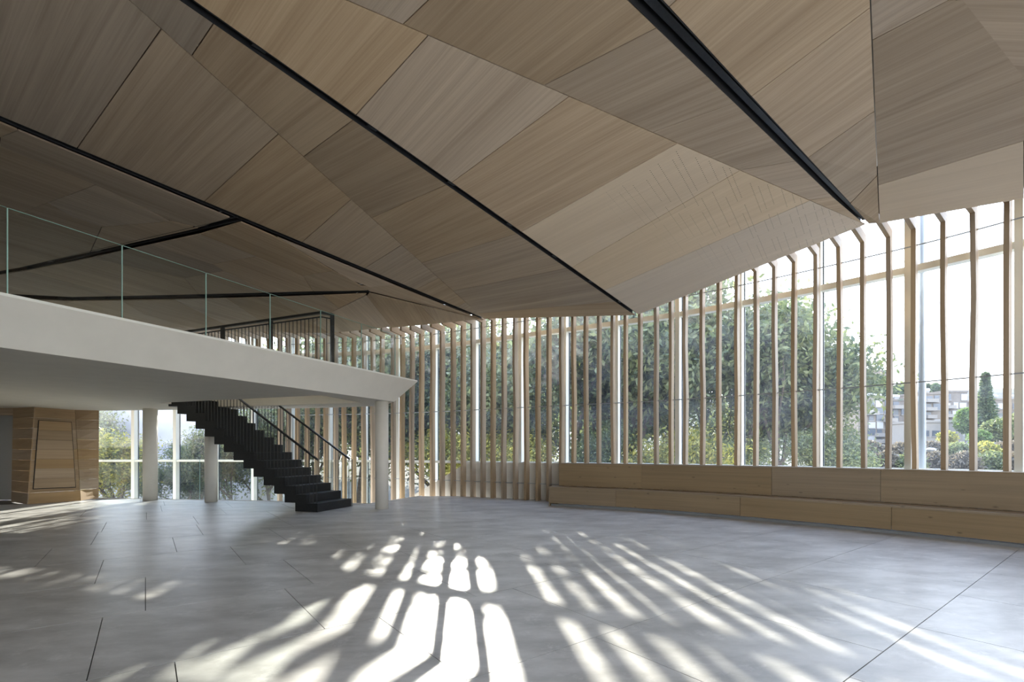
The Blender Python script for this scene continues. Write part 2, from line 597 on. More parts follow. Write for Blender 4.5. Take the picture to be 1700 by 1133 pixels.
face(S3, LC, [(1095, ('v', -290)), (1235, ('v', 12)), (1332, ('v', 184)), (1405, ('v', 291)), (1437, ('v', 371))], slotL=True)

# the big plate right of the last fold, and its lower strip along the glazing
R2 = P(1700, 330, Y=7.3)
K6 = LC.v(308)
R1 = Plane(K6, E4, R2).px(1700, 234)
PR = Plane(LC.v(20), K6, R1)
def farther(a_, b_, f): return a_ + (b_ - a_) * f
R1x, R2x = farther(K6, R1, 3.2), farther(E4, R2, 3.4)
c67 = LC.v(67)
q75, q60, q97 = PR.px(1575, 0), PR.px(1600, 0), PR.px(1697, 127)
top75 = farther(c67, q75, 2.6)
gR = (R1 - K6) + Vector((0, 0, 0))
hit = farther(q60, q97, 1.55)
panel([c67, K6, farther(K6, R1, 1.30), farther(q60, q97, 1.25), q60, q75], gR)
cB = LC.t(-.75)
panel([cB, c67, q75, top75, farther(LC.t(-.75), top75, 1.0) + Vector((0, -4.0, .1))], gR)
panel([q75, q60, farther(q60, q97, 1.25), farther(K6, R1, 1.30), R1x, R1x + Vector((-1.5, -6, .2)), top75], Matrix.Rotation(.9, 3, 'Z') @ gR)
panel([top75, R1x + Vector((-1.5, -6, .2)), cB + Vector((7, -5, 0)), cB + Vector((3, -4.4, .1))], gR)
panel([K6, E4, R2, R1], R2 - E4, 'perf_oak')
panel([R1, R2, R2x, R1x], R2 - E4, 'perf_oak')

# plates over the gallery, left of the first slot
HK = P(613, 484, z=5.35)
L4 = P(40, 445, z=5.35)
PM = Plane(S1.u(396), HK, L4)
L5 = PM.px(120, 497)
P0 = Plane(S1.u(0), S1.u(396), L4)
EL = P(330, 547, Y=16.3)
EM = P(575, 551, Y=15.4)
P3 = Plane(HK, E1, EM)
P2 = Plane(HK, L5, P3.px(520, 536))
s1v = lambda u: 196 + (530 - 196) * u / 804.0
def pp(plane, pts): return [plane.px(*q) for q in pts]
grain0 = S1.b - S1.a
# strip between slot 1 and the fold H
PH = Plane(S1.u(457), E1, HK)
panel(pp(PH, [(457, s1v(457) + 7), (613, s1v(613) + 6), (655, s1v(655) + 6), (613, 477), (584, 466)]), grain0)
panel(pp(PH, [(613, 477), (655, s1v(655) + 6), (800, s1v(800) + 4), (804, 531), (613, 484), (598, 475)]), grain0)
# main plate between slots 4 and 5
dn = 5
panel(pp(PM, [(332, 384 + dn), (400, 369), (455, s1v(455) + 8), (553, 450), (503, 458), (426.5, 426)]), grain0)
panel(pp(PM, [(503, 458), (553, 450), (584, 466), (611, 483), (520, 484)]), grain0)
panel(pp(PM, [(332, 384 + dn), (426.5, 426), (352, 439), (250, 402 + dn)]), grain0)
panel(pp(PM, [(426.5, 426), (503, 458), (520, 484), (447, 486), (372, 450), (352, 439)]), grain0)
panel(pp(PM, [(250, 402 + dn), (352, 439), (372, 450), (306, 462), (150, 424 + dn)]), grain0)
panel(pp(PM, [(306, 462), (372, 450), (447, 486), (330, 489)]), grain0)
panel(pp(PM, [(150, 424 + dn), (306, 462), (330, 489), (200, 492), (40, 450)]), grain0)
panel(pp(PM, [(40, 450), (200, 492), (120, 493.5), (-150, 480), (-150, 492 - 12)]), grain0)
# plates above slot 4
panel(pp(P0, [(-160, s1v(-160) + 8), (30, s1v(30) + 8), (0, 228), (-160, 300)]), grain0)
panel(pp(P0, [(0, 228), (30, s1v(30) + 8), (382, s1v(382) + 7), (330, 378), (282, 366), (160, 307), (0, 243)]), grain0)
panel(pp(P0, [(0, 228), (0, 243), (160, 307), (78, 337), (-160, 430), (-160, 300)]), grain0)
panel(pp(P0, [(78, 337), (160, 307), (282, 368), (169, 377), (120, 360)]), grain0)
panel(pp(P0, [(169, 377), (282, 368), (330, 379), (250, 397), (150, 419)]), grain0)
panel(pp(P0, [(78, 337), (120, 360), (169, 377), (150, 419), (40, 443), (-160, 480), (-160, 430)]), grain0)
# plates below slot 5
gr2 = P2.px(450, 524) - P2.px(377, 500)
panel(pp(P2, [(375, 496), (452, 494), (500, 523), (520, 536), (545, 553), (480, 553), (452, 545), (420, 525)]), gr2)
panel(pp(P2, [(452, 494), (536, 491), (563, 512), (552, 518), (520, 536), (500, 523)]), gr2)
panel(pp(P2, [(536, 491), (609, 488), (605, 491), (563, 512)]), gr2)
panel(pp(P2, [(290, 498), (375, 496), (420, 525), (452, 545), (480, 552), (400, 551), (340, 523)]), gr2)
panel(pp(P2, [(200, 499), (290, 498), (340, 523), (400, 551), (330, 547), (240, 523)]), gr2)
panel(pp(P2, [(120, 500), (200, 499), (240, 523), (330, 547), (250, 541), (140, 525), (80, 515)]), gr2)
panel([P2.px(120, 500), P2.px(80, 515), P2.px(140, 525), Vector((-17.4, 17.2, 5.5)), Vector((-17.4, 12, 5.4))], gr2)
gr3 = P3.px(650, 543) - P3.px(607, 494)
panel(pp(P3, [(608, 491), (650, 543), (575, 551), (545, 553), (520, 536), (552, 518)]), gr3)
panel(pp(P3, [(613, 487), (697, 507), (727, 537.5), (650, 544.5), (609, 492)]), gr3)
panel(pp(P3, [(697, 507), (801, 530), (727, 537.5)]), gr3)
ext_b = [S1.t(-.75), S1.t(-.75) + Vector((-9, 0, -.1)), Vector((-17.4, 12, 5.4)), P0.px(-160, 480), P0.px(-160, s1v(-160) + 8)]
panel(ext_b, grain0)
bk = ceil_back.build('backing', M['backing'], ceiling)

# black slots: a lining box above the joint and a slim lighting track in it
def slot(name, a_, b_, w0, w1, drop=.0, deep=.15, lamps=0):
    d = (b_ - a_); dh = Vector((d.x, d.y, 0)).normalized()
    sd = Vector((dh.y, -dh.x, 0))
    t = MB()
    A0, B0 = INV @ a_, INV @ b_
    for sg in (-1, 1):
        pa, pb = A0 + sd * w0 * sg, B0 + sd * w1 * sg
        k = sd * .012 * sg
        t.add([pa, pb, pb + UP * deep, pa + UP * deep, pa + k, pb + k, pb + k + UP * deep, pa + k + UP * deep],
              [[0, 1, 2, 3], [4, 7, 6, 5], [0, 4, 5, 1], [3, 2, 6, 7], [0, 3, 7, 4], [1, 5, 6, 2]])
    t.add([A0 + sd * w0 + UP * deep, A0 - sd * w0 + UP * deep, B0 - sd * w1 + UP * deep, B0 + sd * w1 + UP * deep], [[0, 1, 2, 3]])
    o = t.build('slot', M['slot'], ceiling)
    tr = MB()
    h = UP * .035
    z0 = UP * .05
    wk0, wk1 = w0 * .45, w1 * .45
    vs = [A0 + sd * wk0 + z0, A0 - sd * wk0 + z0, B0 - sd * wk1 + z0, B0 + sd * wk1 + z0]
    tr.add(vs + [q + h for q in vs], [[0, 1, 2, 3], [7, 6, 5, 4], [0, 4, 5, 1], [1, 5, 6, 2], [2, 6, 7, 3], [3, 7, 4, 0]])
    tr.build('light_track', M['black'], o)
    for i in range(lamps):
        c_ = A0.lerp(B0, (i + .6) / (lamps + .2)) + UP * .045
        mb = MB(); mb.tube(c_ - dh * .07, c_ + dh * .07, .035, n=8)
        mb.build('track_lamp', M['black'], o)
slot('slot', S1.t(-.75), S1.t(.992), .043, .043, lamps=9)
slot('slot', S2.t(tB2), S2.t(.985), .043, .043, lamps=8)
slot('slot', S3.t(-.75), S3.t(.985), .13, .047, lamps=0)
slot('slot', S1.u(398) + Vector((0, .03, 0)), PM.px(40, 446), .05, .05, lamps=4)
slot('slot', HK, PM.px(100, 497), .05, .05, lamps=6)

# rows of fine perforations in the pale plates
pq = MB()
def perf_plane():
    rngp = random.Random(3)
    a0, b0, b1 = S2.u(866), LB.u(1125), LB.u(1425)
    rows = 34
    for i in range(rows):
        t = .015 + .97 * (i + rngp.uniform(.2, .8)) / rows
        k0 = a0.lerp(b0, t / .55) if t < .55 else b0.lerp(b1, (t - .55) / .45)
        k1 = E2.lerp(E3, t)
        ln = (k1 - k0).length
        if ln < .15: continue
        p_ = rngp.uniform(.02, .10)
        while p_ < .97:
            q_ = min(p_ + rngp.uniform(.14, .32), .98)
            n = int((q_ - p_) * ln / .045)
            for j in range(n):
                c_ = INV @ (k0.lerp(k1, p_ + (q_ - p_) * j / max(1, n))) - UP * .003
                pq.add([c_ + Vector((.008 * math.cos(x), .008 * math.sin(x), 0)) for x in (0, 1.2566, 2.513, 3.77, 5.026)], [[0, 1, 2, 3, 4]])
            p_ = q_ + rngp.uniform(.03, .12)
perf_plane()
tag(pq.build('perforation', M['dark_hole'], ceiling), None, None, kind='stuff')

# ------------------------------------------------------------------ roof above everything, closing walls behind the camera
rb = MB()
n_r = 60
outer = []
s_lo, s_hi = 0.0, WS[-1]
for i in range(n_r + 1):
    q = off(s_lo + (s_hi - s_lo) * i / n_r, .75)
    outer.append(Vector((q.x, q.y)))
outer = [q for q in outer] + [Vector((-18, -6.4))]
outer[0] = Vector((13.9, -6.4))
tri = tessellate_polygon([[Vector((q.x, q.y, 0)) for q in outer]])
rb.add([Vector((q.x, q.y, 7.0)) for q in outer], [list(t) for t in tri])
rb.add([Vector((q.x, q.y, 7.35)) for q in outer], [list(t) for t in tri])
nO = len(outer)
rb.add([Vector((q.x, q.y, 7.0)) for q in outer] + [Vector((q.x, q.y, 7.35)) for q in outer], [[i, (i + 1) % nO, nO + (i + 1) % nO, nO + i] for i in range(nO)])
tag(rb.build('roof', M['roof']), 'flat roof slab above the folded ceiling', 'roof', kind='structure')
wb = MB(); wb.box(-18, 14, -6.4, -6.1, -.4, .25); wb.box(-18, 14, -6.4, -6.1, 5.0, 7.0); wb.box(-18, -1, -6.4, -6.1, .25, 5.0)
for x in range(-1, 15, 3): wb.box(x - .15, x + .15, -6.4, -6.1, .25, 5.0)  # openings behind the camera, added so daylight brightens the hall
tag(wb.build('wall_back', M['cream']), 'cream wall behind the camera with tall openings added for daylight', 'wall', kind='structure')
wl = MB(); wl.box(-18, -17.4, -6.1, 18.2, -3.4, 7.0)
tag(wl.build('wall_left', M['cream']), 'cream plaster wall at the far left of the hall', 'wall', kind='structure')

# ------------------------------------------------------------------ glazed facade, bay by bay
YG = .62
mull_u = [1900, 1695, 1510, 1361, 1231, 1128, 1026, 941, 868, 792, 724]
ms = [s_at(u, YG) for u in mull_u if u < 1750]
step_r = 1.55
pre = []  # unseen bays added past the right of the frame for daylight
s = ms[0] - step_r
while s > 1.0:
    pre.append(s); s -= step_r
bays = pre[::-1] + ms
for u in (665, 608, 550, 487, 424, 360, 295, 226, 157):
    bays.append(s_at(u, YG))
s = bays[-1] + 1.5
while s < WS[-1] - .3:
    bays.append(s); s += 1.5
s_low_end = s_at(775, YG - .1)          # where the low plaster wall begins to slope down
for i, s in enumerate(bays):
    p, n_, t_ = wall(s)
    q = p + n_ * YG
    W_ = empty('window_%d' % (i + 1), (q.x, q.y, 0))
    tag(W_, None, None, kind='structure')
    L_ = Matrix.Translation((-q.x, -q.y, 0))
    left_low = s > s_low_end - .3
    zb = -3.2 if left_low else 1.08
    # mullion: inner fin and outer cap
    mb = MB(); mb.obox(q - p * 0, t_, n_, (-.055, .055), (-.20, .02), zb, 6.9)
    mu = mb.build('mullion', M['white_frame'], W_); mu.data.transform(L_); fix_normals(mu)
    mb = MB(); mb.obox(q, t_, n_, (-.075, .075), (.02, .06), zb, 6.9)
    g_ = mb.build('gasket', M['frame_gasket'], W_); g_.data.transform(L_); fix_normals(g_)
    if i + 1 < len(bays):
        s2 = bays[i + 1]
        q2 = off(s2, YG)
        dv = (q2 - q); ln = dv.length; dv.normalize(); nv = Vector((dv.y, -dv.x))
        def bar(name, z0, z1, y0, y1, mat):
            mb = MB(); mb.obox(q, dv, nv, (.055, ln - .055), (y0, y1), z0, z1)
            o = mb.build(name, mat, W_); o.data.transform(L_); fix_normals(o); return o
        bar('transom', 5.02, 5.15, -.16, .04, M['white_frame'])
        bar('head_rail', 6.78, 6.9, -.1, .04, M['white_frame'])
        bar('sill', 1.06, 1.14, -.16, .04, M['white_frame'])
        bar('pane', 1.14, 5.02, .0, .014, M['glass'])
        bar('pane', 5.15, 6.78, .0, .014, M['glass'])
        if left_low:
            bar('pane', -3.2, 1.06, .0, .014, M['glass'])

# low plaster wall in front of the glass, its left end sloping down with the stair well
s_a = s_at(1700, .45)
S_BACK = next(WS[i] for i in range(len(WC)) if WC[i].y > -5.7)
s_b = s_at(778, .45)
s_c = s_at(690, .45)
o1 = sweep('wall_low', [(.36, -.4), (.36, 1.10), (.46, 1.10), (.46, -.4)], S_BACK, s_b, M['cream'])
tag(o1, 'low cream plaster wall behind the timber fins', 'wall', kind='structure')
mb = MB()
nst = 10
vs, fs = [], []
for i in range(nst + 1):
    t = i / nst
    s = s_b + (s_c - s_b) * t
    zt = 1.10 + (-.05 - 1.10) * t
    for y in (.36, .46):
        q = off(s, y)
        vs += [(q.x, q.y, -.4), (q.x, q.y, max(zt, -.39))]
for i in range(nst):
    a_ = i * 4
    fs += [[a_, a_ + 1, a_ + 5, a_ + 4], [a_ + 2, a_ + 6, a_ + 7, a_ + 3], [a_ + 1, a_ + 3, a_ + 7, a_ + 5]]
fs += [[0, 2, 3, 1], [nst * 4, nst * 4 + 1, nst * 4 + 3, nst * 4 + 2]]
mesh('sloping_end', vs, fs, M['cream'], o1)
cap = sweep('coping', [(.33, 1.10), (.33, 1.125), (.60, 1.125), (.60, 1.10)], S_BACK, s_b, M['white_frame'], o1)

# ------------------------------------------------------------------ timber fins
KN = [(590, 562), (665, 557), (697, 555), (731, 550), (764, 542), (1250, 452), (1316, 436), (1390, 411), (1472, 395), (1516, 381), (1564, 369), (1614, 354), (1671, 336)]
def knee_z(u, p):
    v = np.interp(u, [k[0] for k in KN], [k[1] for k in KN])
    return CZ + (HV - v) / F * p.y
RL = [(380, 1.6), (590, .75), (665, .55), (766, .5), (900, .35), (1060, .3), (1250, .45), (1316, .55), (1390, .8), (1472, 1.15), (1520, .9), (1614, .75), (1700, .7), (2000, .7)]
rf = random.Random(21)
def fin(s, label, zb, zk, L, group):
    p, n_, t_ = wall(s)
    root = empty('timber_fin', (p.x, p.y, max(zb, 0.0) if zb > -1 else 0.0))
    zo = root.location.z
    tag(root, label, 'fin', group)
    T = Vector((t_.x, t_.y, 0)); Nn = Vector((n_.x, n_.y, 0))
    th, dp = .036, .22
    st = [zb] + [z for z in (1.3, 2.8, 4.2) if z > zb + .3] + [zk]
    sh = [(0 if z in (zb, zk) else rf.uniform(-.016, .016), 0 if z == zk else rf.uniform(-.015, .02)) for z in st]
    vs, uv = [], []
    for z, (a_, b_) in zip(st, sh):
        zi = z - zo
        ze = zi + (.20 if z == zk else 0)
        vs += [T * (a_ - th) + Nn * b_ + UP * zi, T * (a_ + th) + Nn * b_ + UP * zi,
               T * (a_ + th) + Nn * (b_ + dp) + UP * ze, T * (a_ - th) + Nn * (b_ + dp) + UP * ze]
        uv += [(z, 0), (z, .07), (z, .3), (z, .37)]
    fs = []
    for i in range(len(st) - 1):
        b = i * 4
        fs += [[b + j, b + (j + 1) % 4, b + 4 + (j + 1) % 4, b + 4 + j] for j in range(4)]
    e = (len(st) - 1) * 4
    fs += [[0, 3, 2, 1], [e, e + 1, e + 2, e + 3]]
    fix_normals(mesh('upright', vs, fs, M['fin_pine'], root, uv=uv))
    zk_ = zk - zo
    rise = .02
    pr = [(0, zk_), (dp, zk_ + .20), (-L, zk_ + .20 + rise), (-L, zk_ + rise)]
    vs = [T * (-th) + Nn * y + UP * z for y, z in pr] + [T * th + Nn * y + UP * z for y, z in pr]
    uv = [(y, z) for y, z in pr] + [(y, z + .1) for y, z in pr]
    fix_normals(mesh('rafter', vs, [[0, 1, 2, 3], [7, 6, 5, 4], [0, 4, 5, 1], [1, 5, 6, 2], [2, 6, 7, 3], [3, 7, 4, 0]], M['fin_pine'], root, uv=uv))
    return root

ORD = ['zeroth', 'first', 'second', 'third', 'fourth', 'fifth', 'sixth', 'seventh', 'eighth', 'ninth', 'tenth', 'eleventh', 'twelfth', 'thirteenth', 'fourteenth',
       'fifteenth', 'sixteenth', 'seventeenth', 'eighteenth', 'nineteenth', 'twentieth', 'twenty-first', 'twenty-second', 'twenty-third', 'twenty-fourth',
       'twenty-fifth', 'twenty-sixth', 'twenty-seventh', 'twenty-eighth', 'twenty-ninth', 'thirtieth']
fin_left = [891, 871, 853, 834, 816, 799, 782, 766, 749, 731, 715, 697, 681, 665, 650]
fin_bench = [909, 930, 950, 971, 993, 1016, 1037.5, 1061, 1087, 1112, 1136, 1164, 1192, 1222, 1253, 1284, 1317, 1353, 1391, 1431, 1474, 1516, 1565, 1614, 1671]
fin_stair = [632, 616, 601, 585, 569, 555, 538, 524, 507, 491, 476, 462]
for i, u in enumerate(fin_bench):
    s = s_at(u); p = wall(s)[0]
    fin(s, 'tall timber fin behind the bench, %s from the bench\'s left end' % ORD[i + 1], 0.0, knee_z(u, p), float(np.interp(u, *zip(*RL))), 'timber fins along the glazing')
for i, u in enumerate(fin_left):
    s = s_at(u); p = wall(s)[0]
    fin(s, 'full-height timber fin, %s to the left of the bench end' % ORD[i + 1], -.3 if u > 700 else -3.0, knee_z(u, p), float(np.interp(u, *zip(*RL))), 'timber fins along the glazing')
for i, u in enumerate(fin_stair):
    s = s_at(u); p = wall(s)[0]
    fin(s, 'timber fin seen behind the stair, %s left of the white front column' % ORD[i + 1], -3.0, knee_z(max(u, 560), p), float(np.interp(u, *zip(*RL))), 'timber fins along the glazing')
s = s_at(462) + .42
k = 0
while s < s_at(250):
    p = wall(s)[0]
    k += 1
    fin(s, 'short timber fin above gallery level behind the black railing, %s from the right' % ORD[min(k, 30)], 3.35, 5.62, 1.7, 'timber fins along the glazing')
    s += .42
# fins beyond the right edge of the frame
s = s_at(1671) - .46
k = 0
while s > S_BACK and k < 30:
    k += 1
    fin(s, 'timber fin past the right end of the bench, %s beyond the frame' % ORD[min(k, 30)], 0.0, 5.66, .7, 'timber fins along the glazing')
    s -= .46

def rod(z, s0, s1, r, label):
    pr = [(.13 + r * math.cos(t * math.pi / 3), z + r * math.sin(t * math.pi / 3)) for t in range(6)]
    o = sweep('tie_rod', pr, s0, s1, M['steel'])
    return tag(o, label, 'rod')
rod(5.42, S_BACK, s_at(480), .013, 'thin steel tie rod threading the fins just under the roof')
rod(2.80, S_BACK, s_at(470), .013, 'thin steel tie rod threading the fins at mid height')
rod(.50, s_at(925), s_at(500), .012, 'thin steel tie rod threading the fins left of the bench near the floor')
# round post outside the corner bay
q = off(s_at(1531, 1.0), 1.0)
mb = MB(); mb.tube((q.x, q.y, -.5), (q.x, q.y, 6.95), .06, n=20)
tag(mb.build('steel_post', plain('galvanised post', (.55, .58, .6), .5, .2), None, True), 'round pale grey steel post outside the glazing at right', 'post')

# ------------------------------------------------------------------ bench along the glazing
BO = -.95
def s_bench(u): return s_at(u, BO)
sb0 = s_bench(911)
sb_end = S_BACK
q = off(sb0, BO)
bench = empty('bench', (q.x, q.y, 0))
tag(bench, 'long curved timber bench with a high back along the window wall', 'bench')
def bpart(name, prof, s0, s1, mat='bench_pine'):
    o = sweep(name, prof, s0, s1, M[mat], bench)
    o.data.transform(Matrix.Translation((-q.x, -q.y, 0)))
    return o
g = .004
fj = [sb0 - .03, s_bench(1022), s_bench(1229), s_bench(1480), s_bench(1750), sb_end]
for a_, b_ in zip(fj, fj[1:]):
    bpart('front_panel', [(BO, .075), (BO, .475), (BO + .03, .475), (BO + .03, .075)], a_ - g, b_ + g)
bj = [s_at(928, -.42), s_at(1065, -.42), s_at(1281, -.42), s_at(1462, -.42), s_at(1720, -.42), sb_end]
for a_, b_ in zip(bj, bj[1:]):
    bpart('back_panel', [(-.42, .52), (-.42, 1.115), (-.385, 1.115), (-.385, .52)], a_ - g, b_ + g)
sj = [sb0, s_bench(1150), s_bench(1400), sb_end]
for a_, b_ in zip(sj, sj[1:]):
    bpart('seat', [(BO - .015, .478), (BO - .015, .512), (-.38, .512), (-.38, .478)], a_ - .002, b_ + .002)
for a_, b_ in zip(bj, bj[1:]):
    bpart('top_ledge', [(-.425, 1.117), (-.425, 1.142), (-.04, 1.142), (-.04, 1.117)], a_, b_ + .002)
bpart('end_panel', [(BO, .0), (BO, .476), (-.30, .476), (-.30, 0)], sb0, sb0 - .03)
bpart('back_end_panel', [(-.42, .514), (-.42, 1.115), (-.05, 1.115), (-.05, .514)], bj[0] + .005, bj[0] - .02)
bpart('toe_strip', [(BO + .05, .0), (BO + .05, .05), (BO + .08, .05), (BO + .08, .0)], sb0 - .05, sb_end, 'steel')

# ------------------------------------------------------------------ gallery slab
ZT, ZS = 3.31, 2.75
ED = Vector((.438, .899))
TIP = Vector((-2.49, 12.75))
def edge(y):                       # plan point of the gallery's free edge at depth y
    return Vector((TIP.x + (y - TIP.y) * ED.x / ED.y, y))
NE = Vector((-ED.y, ED.x))          # into the slab
topO = [edge(-6.1), TIP, Vector((-3.35, 13.75)), Vector((-5.4, 14.25)), Vector((-8.0, 14.75)), Vector((-13.2, 15.35)), Vector((-17.4, 15.6)), Vector((-17.4, -6.1))]
i0 = edge(-6.1) + NE * .32
botO = [i0, Vector((-3.02, 12.42)), Vector((-3.62, 13.62)), Vector((-5.4, 14.2)), Vector((-8.0, 14.7)), Vector((-13.2, 15.3)), Vector((-17.4, 15.6)), Vector((-17.4, -6.1))]
VA, VB, VC, VD = Vector((-4.35, 11.0)), Vector((-9.3, 12.75)), Vector((-9.0, 14.0)), Vector((-3.95, 12.75))
hole = [VA, VB, VC, VD]
mb = MB()
def poly_hole(outl, z):
    loops = [[Vector((q_.x, q_.y, 0)) for q_ in outl], [Vector((q_.x, q_.y, 0)) for q_ in hole]]
    tr = tessellate_polygon(loops)
    mb.add([Vector((q_.x, q_.y, z)) for l in loops for q_ in l], [list(t) for t in tr])
poly_hole(botO, ZS)
n = len(topO)
mb.add([Vector((a_.x, a_.y, ZT)) for a_ in topO] + [Vector((a_.x, a_.y, ZS)) for a_ in botO], [[i, (i + 1) % n, n + (i + 1) % n, n + i] for i in range(n)])
mb.add([Vector((a_.x, a_.y, ZT)) for a_ in hole] + [Vector((a_.x, a_.y, ZS)) for a_ in hole], [[i, (i + 1) % 4, 4 + (i + 1) % 4, 4 + i] for i in range(4)])
gallery = tag(mb.build('gallery_slab', M['cream']), 'cream plastered gallery slab with a sloping front and pointed end', 'gallery', kind='structure')
mb = MB()
poly_hole(topO, ZT)
mb.build('gallery_floor', plain('dark grey gallery floor', (.13, .13, .13), .7), gallery)
# slim metal edge profile under the glass
e0, e1 = edge(-6.1), TIP
mb = MB()
mb.prism([Vector((e0.x, e0.y, ZT)), Vector((e1.x, e1.y, ZT)), Vector((e1.x + NE.x * .1, e1.y + NE.y * .1 - .02, ZT)), Vector((e0.x + NE.x * .1, e0.y + NE.y * .1, ZT))], (0, 0, .035))
mb.build('edge_profile', M['white_frame'], gallery)

# glass balustrade on the gallery edge
ys = [-4.8 + 1.05 * i for i in range(0, 18)]
q = edge(ys[0]) + NE * .05
gb = empty('glass_balustrade', (q.x, q.y, ZT))
tag(gb, 'frameless clear glass balustrade on the gallery edge', 'balustrade')
LT = Matrix.Translation((-q.x, -q.y, -ZT))
ys = [y for y in ys if y < 12.6]
for a_, b_ in zip(ys, ys[1:] + [12.55]):
    if b_ - a_ < .3: continue
    ln = (b_ - a_) / ED.y
    p0 = edge(a_) + NE * .05
    m1 = MB(); m1.obox(p0, ED, NE, (.008, ln - .008), (0, .015), ZT + .035, ZT + 1.06)
    o = m1.build('pane', M['rail_glass'], gb); o.data.transform(LT); fix_normals(o)
    m2 = MB(); m2.obox(p0, ED, NE, (-.004, .0075), (0, .015), ZT + .035, ZT + 1.06)
    e_ = m2.build('polished_edge', M['glass_edge'], o); e_.data.transform(LT); fix_normals(e_)
    m2 = MB(); m2.obox(p0, ED, NE, (.008, ln - .008), (0, .015), ZT + 1.06, ZT + 1.065)
    e_ = m2.build('top_edge', M['glass_edge'], o); e_.data.transform(LT); fix_normals(e_)

# glass balustrade round the stair well on the hall floor
def floor_glass(pts, label):
    q = pts[0]
    root = empty('glass_balustrade', (q.x, q.y, 0))
    tag(root, label, 'balustrade')
    LT = Matrix.Translation((-q.x, -q.y, 0))
    for a_, b_ in zip(pts, pts[1:]):
        d = b_ - a_; L_ = d.length; d = d.normalized(); nn = Vector((-d.y, d.x))
        k = max(1, round(L_ / 1.55))
        for i in range(k):
            x0, x1 = L_ * i / k + .008, L_ * (i + 1) / k - .008
            m1 = MB(); m1.obox(a_, d, nn, (x0, x1), (0, .015), -.05, 1.22)
            o = m1.build('pane', M['rail_glass'], root); o.data.transform(LT); fix_normals(o)
            m2 = MB(); m2.obox(a_, d, nn, (x1 + .001, x1 + .009), (0, .015), -.05, 1.22)
            e_ = m2.build('polished_edge', M['glass_edge'], o); e_.data.transform(LT); fix_normals(e_)
floor_glass([Vector((-12.8, 15.11)), E_M + Vector((0, .03)), E_K + Vector((.02, .02))], 'low clear glass balustrade behind the white columns')
fe = MB()
for a_, b_ in ((E_L, E_M), (E_M, E_K), (E_K, E_C)):
    d = (b_ - a_); ln = d.length; d.normalize()
    fe.obox(a_, d, Vector((-d.y, d.x)), (0, ln), (0, .03), -.4, .012)
fix_normals(fe.build('edge_trim', M['cream'], floor))

# ------------------------------------------------------------------ columns
def column(u, v, r, label):
    b = P(u, v, z=0)
    mb = MB(); mb.tube((0, 0, 0), (0, 0, ZS + .01), r, n=40)
    root = mb.build('column', M['cream'], None, False)
    for p_ in root.data.polygons: p_.use_smooth = len(p_.vertices) == 4
    root.location = (b.x, b.y, 0)
    tag(root, label, 'column')
column(634, 845, .165, 'cream round column under the gallery tip beside the stair foot')
column(249.5, 831, .185, 'cream round column nearest the wood panelling')
column(350.5, 833.5, .165, 'cream round column behind the black stair')

# ------------------------------------------------------------------ black folded-plate stair
SD = Vector((-.955, .297)).normalized()
SW = Vector((.297, .955)).normalized()
ORG = Vector((-4.71, 11.69))
RI, TR, WD, NS = 3.31 / 16, .322, 1.33, 16
stair = empty('staircase', (ORG.x, ORG.y, 0))
tag(stair, 'black folded steel staircase rising to the gallery', 'staircase')
LT = Matrix.Translation((-ORG.x, -ORG.y, 0))
for k in range(1, NS + 1):
    mb = MB()
    zt = k * RI
    mb.obox(ORG, SD, SW, ((k - 1) * TR - .012, k * TR), (0, WD), max(0, zt - 2 * RI), zt)
    o = mb.build('step', M['black'], stair); o.data.transform(LT); fix_normals(o)
def rail_at(x, y, z): 
    q_ = ORG + SD * x + SW * y
    return Vector((q_.x - ORG.x, q_.y - ORG.y, z))
for y, nm in ((.04, 'handrail'), (WD - .04, 'handrail')):
    x0, z0 = .02, RI + 1.04
    x1 = NS * TR; z1 = z0 + RI / TR * (x1 - x0)
    mb = MB()
    d = Vector((SW.x, SW.y, 0)) * .022
    h = UP * .05
    a_, b_ = rail_at(x0, y, z0), rail_at(x1, y, z1)
    vs = [a_ - d, a_ + d, b_ + d, b_ - d]
    mb.add(vs + [q_ + h for q_ in vs], [[0, 1, 2, 3], [7, 6, 5, 4], [0, 4, 5, 1], [1, 5, 6, 2], [2, 6, 7, 3], [3, 7, 4, 0]])
    fix_normals(mb.build(nm, M['black'], stair))
    nb = NS * 3
    for i in range(nb):
        x = (i + .35) * TR / 3
        zt = (int(x / TR) + 1) * RI
        ztop = z0 + RI / TR * (x - x0)
        mb = MB(); mb.tube(rail_at(x, y, zt - .05), rail_at(x, y, ztop + .01), .0085, n=6)
        mb.build('baluster', M['black'], stair)
mb = MB(); mb.tube(rail_at(-.02, WD + .02, 0), rail_at(-.02, WD + .02, RI + 1.06), .014, n=8)
mb.build('end_post', M['black'], stair)

